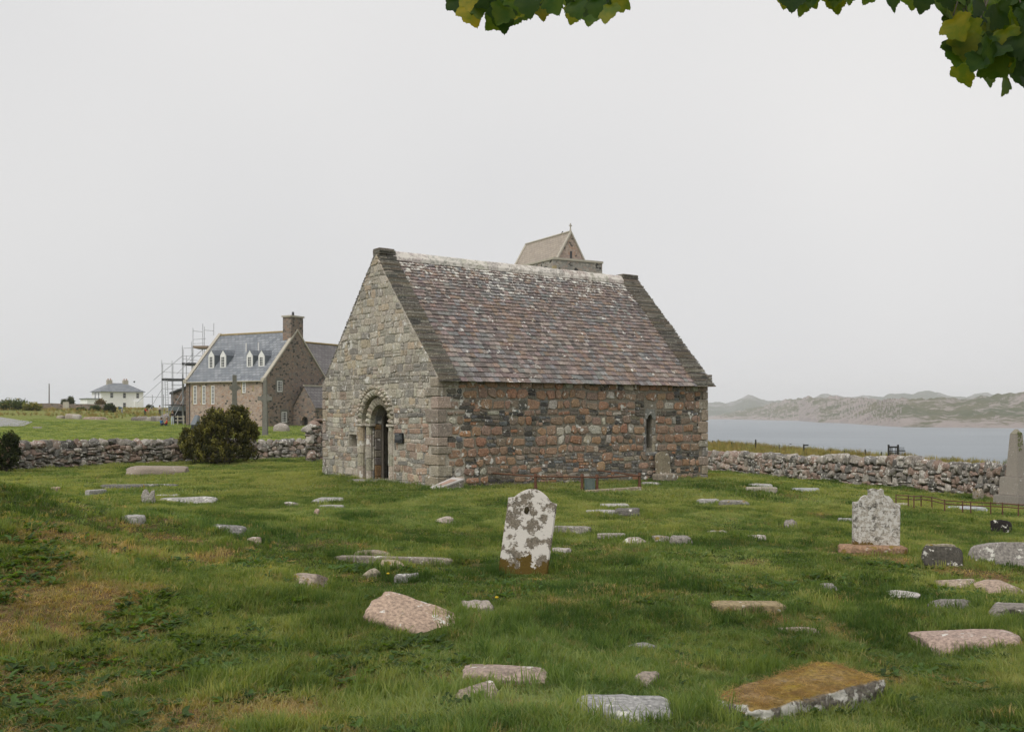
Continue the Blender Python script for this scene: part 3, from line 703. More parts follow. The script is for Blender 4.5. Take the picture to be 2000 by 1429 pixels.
for s in (-1, 1):
    z = WZ0 - .12
    for k in range(4):
        z1 = z + .245; ww = rng.uniform(.07, .17) if s > 0 else rng.uniform(.04, .12)
        block('jamb_stone', min(s * .122, s * (.122 + ww)), -.02, z + .004, max(s * .122, s * (.122 + ww)), .3, z1 - .004, wn, M['stone'], jitc(rng.choice(PAL_Q if s > 0 else PAL_GREY)) + (.03,)); z = z1
block('sill', -.2, -.03, WZ0 - .22, .3, .3, WZ0 - .12, wn, M['stone'], (.24, .24, .225, .12))

# --- roof
rf = empty('roof', (0, 0, 0), 0, ch)
X0R, X1R = .42, CL - .5
v, f = poly_prism([(.0, CH - .02), (YC, CR - .02), (CW, CH - .02), (CW - .12, CH - .25), (YC, CR - .35), (.12, CH - .25)], [], X0R - .1, X1R + .1, G_to3)
me = mesh('sarking', v, f, M['wood_dark']); fixn(me); obj('sarking', me, rf)
U_s = np.array([0, math.cos(SL), math.sin(SL)]); N_s = np.array([0, -math.sin(SL), math.cos(SL)])
eave = np.array([0, -.17, CH - .17 * ga + .05]); slen = (YC + .17) / math.cos(SL) - .06
PAL_SL = [(.185,.152,.146), (.215,.175,.166), (.165,.14,.138), (.25,.208,.196), (.18,.18,.185), (.22,.22,.222), (.235,.18,.15), (.14,.124,.122), (.28,.243,.228), (.20,.166,.158)]
slates = []; s_ = 0.0; row = 0
while s_ < slen - .05:
    ex_ = .185 - .065 * (s_ / slen) + rng.uniform(-.006, .006); x = X0R + rng.uniform(-.1, 0)
    wb = .19 - .045 * (s_ / slen)
    while x < X1R:
        w_ = wb * rng.uniform(.72, 1.3); x1 = min(x + w_, X1R + .05)
        n_ = float(fbm(np.array([x / 1.6]), np.array([s_ / .5]), 3, 77)[0])
        col = rng.choice(PAL_SL)
        if n_ > .25 and rng.random() < .5: col = PAL_SL[rng.choice([4, 5, 7])]
        if n_ < -.25 and rng.random() < .5: col = PAL_SL[rng.choice([6, 3, 1])]
        t_ = s_ / slen
        lich = max(0, (t_ - .66) * 1.3) + (.30 if rng.random() < .02 + .13 * t_ else 0) + (.1 if n_ > .3 and t_ > .5 else 0)
        col = (col[0] * 1.02, col[1] * .985, col[2] * .93)
        slates.append((x + .003, x1 - .003, s_ + rng.uniform(-.012, .012), ex_, jitc(col, .16) + (min(lich, .8),), rng.uniform(-.02, .02), rng.uniform(0, .010)))
        x = x1
    s_ += ex_; row += 1
def slate_geo(sl):
    x0, x1, s0, ex_, col, rot, lift = sl; w_ = x1 - x0; ln = ex_ * 1.75
    prof = [(.0, .06), (.05, .0), (.5, rng.uniform(-.02, .02)), (.95, .0), (1., .06), (1., 1.), (0., 1.)]
    V = []
    for th in (0, 1):
        for (a_, b_) in prof:
            xx = x0 + a_ * w_; ss = s0 + b_ * ln + (a_ - .5) * w_ * rot
            hgt = .016 + lift + .040 * (1 - b_) - (.018 if th == 0 else 0)
            V.append(eave + U_s * ss + N_s * hgt + np.array([xx, 0, 0]))
    n = len(prof); Fs = [tuple(range(n - 1, -1, -1)), tuple(range(n, 2 * n))] + [(k, (k + 1) % n, n + (k + 1) % n, n + k) for k in range(n)]
    return V, Fs, col
def px_area(sl):
    p = eave + U_s * sl[2]; X = CX + sl[0] * cex[0] + p[1] * cey[0]; Y = CY + sl[0] * cex[1] + p[1] * cey[1]
    return (sl[1] - sl[0]) * sl[3] / (X * X + Y * Y)
slates.sort(key=lambda q: -px_area(q)); rest = MB()
for i, sl in enumerate(slates):
    V, Fs, col = slate_geo(sl)
    if i < 300: obj('slate', mesh('slate', V, Fs, M['slate']), rf, col)
    else: rest.add(V, Fs, col)
stuff(rest.build('upper_slates', M['slate_fill'], rf))
mb = MB(); q0 = (X0R, CW + .17, CH - .17 * ga + .05); mb.add([(X0R, CW + .17, CH - .17 * ga + .07), (X1R, CW + .17, CH - .17 * ga + .07), (X1R, YC, CR + .03), (X0R, YC, CR + .03), (X0R, CW + .17, CH - .17 * ga), (X1R, CW + .17, CH - .17 * ga), (X1R, YC, CR - .02), (X0R, YC, CR - .02)], BOXF, (.18, .14, .14)); mb.build('north_slope', M['slate_fill'], rf)
x = X0R + .04
while x < X1R - .05:
    x1 = min(x + rng.uniform(.7, 1.2), X1R)
    if X1R - x1 < .3: x1 = X1R
    prof = [(-.23, -.17), (-.215, -.06), (-.12, .07), (-.04, .115), (.04, .115), (.12, .07), (.215, -.06), (.23, -.17), (0, -.05)]
    V = [(xx + rng.uniform(-.004, .004), YC + a_ + rng.uniform(-.008, .008), CR + .06 + b_ + rng.uniform(-.01, .01)) for xx in (x + .003, x1 - .003) for a_, b_ in prof]
    n = len(prof); Fs = [tuple(range(n - 1, -1, -1)), tuple(range(n, 2 * n))] + [(k, (k + 1) % n, n + (k + 1) % n, n + k) for k in range(n)]
    me = mesh('ridge_stone', V, Fs, M['ridge']); fixn(me); obj('ridge_stone', me, rf, jitc((.46, .425, .375), .1) + (.1,)); x = x1
# gable copings of thin slates laid flat and stepped
cpg = {}
def coping(xa, xb, off, par):
    cp = empty('gable_coping', (0, 0, 0), 0, ch); rest = MB(); z = CH - .10; k = 0
    while z < CR + .19:
        t_ = rng.uniform(.030, .050)
        for side in (0, 1):
            ys = (z - CH) / ga
            top = z > CR - .06
            o0 = ys - off + rng.uniform(-.014, .014); o1 = ys + .34
            if top: o1 = YC + .05; o0 = min(o0, YC - .12 + rng.uniform(-.03, .03))
            if top and z > CR + .04: o0 = YC - .20 + rng.uniform(-.02, .02)
            cuts = [xa + rng.uniform(.0, .012), xb + rng.uniform(-.02, .03)]
            if rng.random() < .5: cuts.insert(1, xa + (xb - xa) * rng.uniform(.3, .7))
            for c0, c1 in zip(cuts, cuts[1:]):
                c = jitc(rng.choice([(.145, .136, .115), (.18, .166, .138), (.105, .10, .088), (.25, .23, .19), (.165, .142, .108)]), .2) + (rng.choice([0, 0, 0, .03, .09]),)
                jy = rng.uniform(-.010, .010); a0, a1 = o0 + jy, o1
                if side: a0, a1 = CW - a1, CW - a0
                if a1 - a0 < .03: continue
                zz0 = z + rng.uniform(-.004, .004)
                V = [(c0 + .003, a0, zz0), (c1 - .003, a0 + rng.uniform(-.015, .015) * (1 - side), zz0), (c1 - .003, a1, zz0), (c0 + .003, a1, zz0)]
                V += [(p[0] + rng.uniform(.0, .005) * (1 if i in (0, 3) else -1), p[1] + (.006 if i < 2 else -.006), zz0 + t_ - .007) for i, p in enumerate(V)]
                if side == 0: obj('coping_slate', mesh('coping_slate', V, BOXF, M['coping']), cp, c)
                else: rest.add(V, BOXF, c)
        z += t_; k += 1
    stuff(rest.build('back_slope_slates', M['coping_fill'], cp))
    # solid bed under the slates
    v, f = poly_prism([(-.02, CH - .16), (YC, CR - .1), (CW + .02, CH - .16), (CW + .02, CH), (YC, CR + .03), (-.02, CH)], [], xa + .05, xb - .03, G_to3)
    me = mesh('bed', v, f, M['mortar']); fixn(me); obj('bed', me, cp)
    return cp
coping(.010, .52, .17, ch)
cp2 = coping(CL - .62, CL + .05, .25, ch)
for k in range(4):
    c = jitc((.20, .185, .15)) + (.08,)
    block('skew_block', CL - .02, -.16 + rng.uniform(-.02, .02), CH - .06 + k * .085, CL + .12 - .012 * k, .2, CH + .015 + k * .085, cp2, M['coping'], c, .008)
FOOT.append((CX + cex[0] * CL / 2 + cey[0] * CW / 2, CY + cex[1] * CL / 2 + cey[1] * CW / 2, CTH, CL / 2 + .02, CW / 2 + .02))
dl = Vector((-.35, YC + .15)); FOOT.append((CX + cex[0] * dl.x + cey[0] * dl.y, CY + cex[1] * dl.x + cey[1] * dl.y, CTH, .30, .62))

# ================================================================== BOUNDARY WALLS
def cube_sphere(n=5):
    V = {}; Fs = []
    def vid(p):
        k = tuple(round(q, 5) for q in p)
        if k not in V: V[k] = len(V)
        return V[k]
    g = [-1 + 2 * i / n for i in range(n + 1)]
    for ax in range(3):
        for s in (-1, 1):
            for i in range(n):
                for j in range(n):
                    q = []
                    for (a_, b_) in ((g[i], g[j]), (g[i + 1], g[j]), (g[i + 1], g[j + 1]), (g[i], g[j + 1])):
                        p = [0, 0, 0]; p[ax] = s; p[(ax + 1) % 3] = a_; p[(ax + 2) % 3] = b_; q.append(vid(p))
                    Fs.append(tuple(q if s > 0 else q[::-1]))
    return np.array(list(V.keys())), Fs
def lump(n=4, pw=4.0, amp=.12, seed=0, freq=1.3, flat=None):
    P, Fs = cube_sphere(n); r = (np.abs(P) ** pw).sum(1) ** (1 / pw); Q = P / r[:, None]
    rr = random.Random(seed); off = Vector((rr.uniform(0, 99), rr.uniform(0, 99), rr.uniform(0, 99)))
    for i in range(len(Q)):
        nz = mnoise.noise(Vector(Q[i]) * freq + off) + .45 * mnoise.noise(Vector(Q[i]) * freq * 2.7 + off)
        Q[i] = Q[i] * (1 + amp * nz)
    return Q * .5, Fs
def chip(V, seed, n=6, lo=.62, hi=.92):
    r = random.Random(seed); V = np.array(V, float); ext = np.abs(V).max(0) + 1e-6
    for i in range(n):
        nv = np.array([r.gauss(0, 1), r.gauss(0, 1), abs(r.gauss(0, .7))]); nv /= np.linalg.norm(nv)
        Q = V / ext; d = Q @ nv; lim = r.uniform(lo, hi) * d.max(); ov = np.clip(d - lim, 0, None); V = (Q - ov[:, None] * nv * .95) * ext
    return V
def sharp(me_, ang=32):
    me_.set_sharp_from_angle(angle=R(ang)); return me_
WPAL = [(.23,.205,.18), (.28,.25,.215), (.18,.165,.145), (.27,.195,.16), (.23,.165,.13), (.36,.33,.29), (.13,.122,.11), (.30,.235,.195), (.20,.19,.175)]
LUMPS = []
for i in range(14):
    V, Fq = lump(5, 4.5, .2, 200 + i, 1.5); LUMPS.append(sharp(mesh('field_stone', chip(V, 900 + i, 7).tolist(), Fq, M['dry'], True)))
LUMPG = [lump(2, 4.0, .16, 300 + i) for i in range(6)]
def dry_wall(pts, heights, label, thick=.55, stone=(.20, .42), nmax=290, seed=1, cope=.26, rows=None, extra=0.0):
    """pts: plan points along the face that looks at the camera; one object with every stone in it"""
    r = random.Random(seed); root = empty('stone_wall', (pts[0][0], pts[0][1], hh(*pts[0]))); tag(root, label, 'wall', 'dry stone walls round the burial ground')
    ox, oy, oz = root.location; pts = [Vector((p[0], p[1])) for p in pts]; seg = [(pts[i + 1] - pts[i]).length for i in range(len(pts) - 1)]; tot = sum(seg)
    def along(s):
        for i, l in enumerate(seg):
            if s <= l or i == len(seg) - 1:
                d_ = (pts[i + 1] - pts[i]) / l; p = pts[i] + d_ * s; break
            s -= l
        return p, d_
    hs_ = lambda s: np.interp(s / tot, [q[0] for q in heights], [q[1] for q in heights])
    def zg(s): p, _ = along(s); return hh(p.x, p.y) - .05
    core = MB(); n = max(2, int(tot / .8)); ring_ = []
    for k in range(n + 1):
        s = .18 + (tot - .36) * k / n; p, d_ = along(s); nn = Vector((-d_.y, d_.x))
        if nn.y < 0: nn = -nn
        H = hs_(s) - cope * .5; z0 = zg(s) - .3; z1 = zg(s) + H
        a_ = p + nn * .05; b_ = p + nn * (thick - .02)
        ring_.append([(a_.x - ox, a_.y - oy, z0 - oz), (a_.x - ox + nn.x * .05, a_.y - oy + nn.y * .05, z1 - oz), (b_.x - ox, b_.y - oy, z1 - oz), (b_.x - ox, b_.y - oy, z0 - oz)])
    V = [p for q in ring_ for p in q]; Fs = []
    for k in range(n):
        for j in range(4): Fs.append((k * 4 + j, k * 4 + (j + 1) % 4, k * 4 + 4 + (j + 1) % 4, k * 4 + 4 + j))
    Fs += [(3, 2, 1, 0), tuple(n * 4 + j for j in range(4))]
    me_ = mesh('wall_core', V, Fs, M['earth']); fixn(me_); obj('wall_core', me_, root)
    items = []
    s = -.1
    while s < tot:                   # rounded cope stones set on edge
        w_ = r.uniform(.22, .46); p, d_ = along(min(max(s + w_ / 2, 0), tot)); nn = Vector((-d_.y, d_.x)); nn = nn if nn.y > 0 else -nn
        hgt = cope * r.uniform(.85, 1.3); sc = s + w_ / 2
        c = p + nn * thick * .48; items.append((w_ * hgt * 1.6, c, d_, zg(min(max(sc, 0), tot)) + hs_(sc) - cope * .5, w_, thick * 1.08, hgt, jit2(r, r.choice(WPAL[:2] + WPAL[5:6] + WPAL)), r.choice([0, .06, .12])))
        s += w_ * .97
    z = -.05
    Hm = max(q[1] for q in heights)
    while z < Hm - cope * .7:
        h_ = r.uniform(.19, .36) * (1.1 if z < .2 else 1); s = -.05
        while s < tot:
            w_ = r.uniform(*stone) * (1.25 if z < .2 else 1); sc = min(max(s + w_ / 2, 0), tot)
            p, d_ = along(sc); nn = Vector((-d_.y, d_.x)); nn = nn if nn.y > 0 else -nn
            if z + h_ * .6 < hs_(sc) - cope * .6:
                hs2 = h_ * r.uniform(.75, 1.12); sp_ = r.uniform(.3, .7)
                parts = [(0, 1)] if r.random() < .6 else [(0, sp_), (sp_, 1)]; zj = r.uniform(-.07, .07)
                for (a_, b_) in parts:
                    c = p + nn * (.10 + .04 * z + r.uniform(-.03, .03))
                    items.append((w_ * hs2 * (b_ - a_), c, d_, zg(sc) + z + zj + h_ * (a_ + b_) / 2, w_ * r.uniform(.9, 1.03), .34, hs2 * (b_ - a_) * 1.02, jit2(r, r.choice(WPAL)), r.choice([0, 0, .05, .12])))
            s += w_ * r.uniform(.9, 1.0)
        z += h_ * .93
    D2 = lambda it: it[1].x ** 2 + it[1].y ** 2
    items.sort(key=lambda it: -it[0] / D2(it)); rest = MB()
    for i, (ar, c, d_, zc, w_, th, hg, col, li) in enumerate(items):
        ang = math.atan2(d_.y, d_.x)
        if i < nmax:
            o = obj('stone', r.choice(LUMPS), root, col + (li,)); o.location = (c.x - ox, c.y - oy, zc - oz)
            o.rotation_euler = (r.uniform(-.18, .18), r.uniform(-.35, .35), ang + r.choice([0, math.pi])); o.scale = (w_ * 1.12, th, hg * 1.14)
        else:
            Q, Fq = r.choice(LUMPG); ca, sa_ = math.cos(ang), math.sin(ang)
            X = Q[:, 0] * w_ * 1.12; Y = Q[:, 1] * th; Z = Q[:, 2] * hg * 1.14
            rest.add(np.column_stack([X * ca - Y * sa_ + c.x - ox, X * sa_ + Y * ca + c.y - oy, Z + zc - oz]).tolist(), Fq, col + (li,))
    if rest.v: stuff(rest.build('small_stones', M['dry_fill'], root, smooth=True))
    for i in range(len(pts) - 1):
        d_ = (pts[i + 1] - pts[i]).normalized(); nn = Vector((-d_.y, d_.x)); nn = nn if nn.y > 0 else -nn
        m_ = (pts[i] + pts[i + 1]) / 2 + nn * thick / 2; FOOT.append((m_.x, m_.y, math.atan2(d_.y, d_.x), seg[i] / 2, thick / 2 + .05))
    return root
def jit2(r, c, a_=.14):
    k = 1 + r.uniform(-a_, a_); return tuple(q * k for q in c)
def flat(u, v):
    p = G(u, v); return (p.x, p.y)
dry_wall([flat(-60, 920), flat(140, 912), flat(330, 903), flat(500, 897), flat(640, 894)], [(0, 1.12), (.4, 1.08), (.7, 1.0), (1, .86)], 'low dry stone wall between the graves and the mown lawn', seed=3)
dry_wall([flat(1372, 918), flat(1500, 928), flat(1640, 942), flat(1860, 966), flat(2030, 985)], [(0, 1.0), (.3, 1.02), (.6, 1.1), (1, 1.15)], 'long dry stone wall above the sea with pale rounded cope stones', seed=5, stone=(.18, .36))
q0, q1 = ray(606, 890, 44), ray(668, 890, 45.5)
dry_wall([(q0.x, q0.y), (q1.x, q1.y)], [(0, 1.55), (.4, 1.9), (1, 1.95)], 'taller lichened wall end tucked behind the chapel gable', seed=8, nmax=60, stone=(.15, .32), cope=.18)

# ================================================================== GRAVE STONES
def hstone(name, outline, thick, mat, label, cat, base, yaw, lean_r=0.0, lean_b=0.0, group=None, bev=.012):
    """upright slab: outline in (x,z), front towards -y, rounded edge"""
    bm = bmesh.new(); vs = [bm.verts.new((x, 0, z_)) for x, z_ in outline]; f_ = bm.faces.new(vs)
    ex_ = bmesh.ops.extrude_face_region(bm, geom=[f_]); bmesh.ops.translate(bm, vec=(0, thick, 0), verts=[q for q in ex_['geom'] if isinstance(q, bmesh.types.BMVert)])
    bmesh.ops.recalc_face_normals(bm, faces=bm.faces)
    bmesh.ops.bevel(bm, geom=[e for e in bm.edges if abs(e.verts[0].co.y - e.verts[1].co.y) < 1e-6], offset=bev, segments=2, affect='EDGES')
    me_ = bpy.data.meshes.new(name); bm.to_mesh(me_); bm.free(); me_.materials.append(mat)
    root = empty(name, base, yaw); s = obj('slab', me_, root); s.rotation_euler = (lean_b, lean_r, 0)
    tag(root, label, cat, group); return root
def shoulder(w_, h_, sh, rise):
    P = [(-w_ / 2, -.25), (w_ / 2, -.25), (w_ / 2 + .005, sh)]
    P += [(w_ / 2 - .05, sh + .012)]
    n = 12
    for k in range(n + 1):
        t_ = k / n; x = (w_ / 2 - .07) * (1 - 2 * t_); z_ = sh + .02 + (h_ - sh - .02) * (math.sin(math.pi * t_) ** .85); P.append((x, z_))
    P += [(-w_ / 2 + .05, sh + .012), (-w_ / 2, sh)]
    return P
b = G(1020, 1122)
ha = hstone('headstone', shoulder(.55, .985, .85, .13), .095, M['head_a'], 'leaning headstone blotched with white lichen, brown moss at its foot', 'headstone', (b.x, b.y, b.z - .02), R(-4), R(7.5), R(-5), 'headstones')
FOOT.append((b.x, b.y + .04, 0, .28, .05))
mb = MB(); V, Fq = lump(4, 2.2, .12, 77); 
V = np.array(V) * np.array([.055, .02, .085]) + np.array([-.05, -.004, .735]); mb.add(V.tolist(), Fq, (.035, .028, .012, 0)); bmz = mb.build('moss_patch', M['stone_fill'], ha.children[0])
b = G(1712, 1078)
SC_ = b.y / F
ob = [(-44, -20), (44, -20), (45, 92), (38, 96), (33, 96), (30, 103), (23, 110), (15, 111), (13, 116), (14, 120), (10, 124), (5, 121), (0, 123), (-5, 124), (-13, 121), (-16, 122), (-14, 116), (-15, 110), (-22, 110), (-28, 106), (-32, 99), (-34, 97), (-44, 97)]
hb = hstone('headstone', [(x * SC_, z_ * SC_) for x, z_ in ob], .10, M['head_b'], 'upright white headstone with scrolled shoulders standing on a mossy plinth', 'headstone', (b.x, b.y, b.z), R(-6), R(.8), R(-2), 'headstones', .008)
FOOT.append((b.x, b.y + .03, 0, .36, .12))
V, Fq = lump(6, 7, .10, 71); pl = mesh('plinth', (np.array(V) * np.array([.86, .34, .16])).tolist(), Fq, M['grave_moss'], True); po = obj('plinth', pl, hb, (.30, .19, .12, 0)); po.location = (-.06, .02, .02)
# headstone against the chapel wall
lp = lambda lx, ly: (CX + cex[0] * lx + cey[0] * ly, CY + cex[1] * lx + cey[1] * ly)
x_, y_ = lp(7.52, -.34)
hc = hstone('headstone', [(-.25, -.1), (.25, -.1), (.25, .66), (.22, .74), (.13, .80), (0, .83), (-.13, .80), (-.22, .74), (-.25, .66)], .12, M['grave'], 'small round topped headstone propped against the chapel below the narrow window', 'headstone', (x_, y_, hh(x_, y_) + .04), CTH, 0, R(-5), 'headstones')
hc.children[0].color = (.25, .215, .15, .06)
V, Fq = lump(5, 8, .06, 72); po = obj('plinth', mesh('plinth', (np.array(V) * np.array([.72, .36, .26])).tolist(), Fq, M['grave'], True), hc, (.27, .23, .18, .06)); po.location = (0, .02, .06)
# obelisk
def frustum(w0, w1, z0, z1): return [(-w0/2,-w0/2,z0),(w0/2,-w0/2,z0),(w0/2,w0/2,z0),(-w0/2,w0/2,z0),(-w1/2,-w1/2,z1),(w1/2,-w1/2,z1),(w1/2,w1/2,z1),(-w1/2,w1/2,z1)]
b = G(1983, 990); k = b.y / F
ob_ = empty('obelisk', (b.x * (b.y + .3) / b.y + .03, b.y + .3, b.z), R(24)); tag(ob_, 'tall grey granite obelisk monument with green lichen on its tip', 'monument')
def fr(name, w0, w1, v0, v1, col, bev=.015, li=0.0):
    bm = bmesh.new(); vs = [bm.verts.new(p) for p in frustum(w0 * k, w1 * k, v0 * k, v1 * k)]
    for q in BOXF: bm.faces.new([vs[i] for i in q])
    bmesh.ops.bevel(bm, geom=bm.edges[:], offset=bev, segments=2, affect='EDGES'); me_ = bpy.data.meshes.new(name); bm.to_mesh(me_); bm.free(); me_.materials.append(M['granite']); return obj(name, me_, ob_, col + (li,))
fr('base', 60, 59, -14, 22, (.29, .265, .235)); fr('pedestal', 45, 42, 22, 58, (.31, .28, .245)); fr('shaft', 28, 17, 58, 142, (.30, .27, .235))
fr('tip', 17, 4, 142, 152, (.27, .25, .19), .004)
mossm = plain('green_lichen', (.13, .14, .06), 1, scale=20, vary=.5)
rr = random.Random(4); mb = MB()
for i in range(46):
    vz = 108 + 38 * rr.random() ** .7; hw = np.interp(vz, [58, 142], [14, 8.5]); V, Fq = LUMPG[i % 6]
    c0 = np.array([rr.uniform(-hw * .7, hw * .55) * k, -hw * k, vz * k]); mb.add((np.array(V) * np.array([rr.uniform(.03, .06), .012, rr.uniform(.03, .07)]) + c0).tolist(), Fq)
mb.build('lichen', mossm, ob_, smooth=True)
FOOT.append((b.x, b.y + .35, R(24), .42, .42))

GRAVES = []
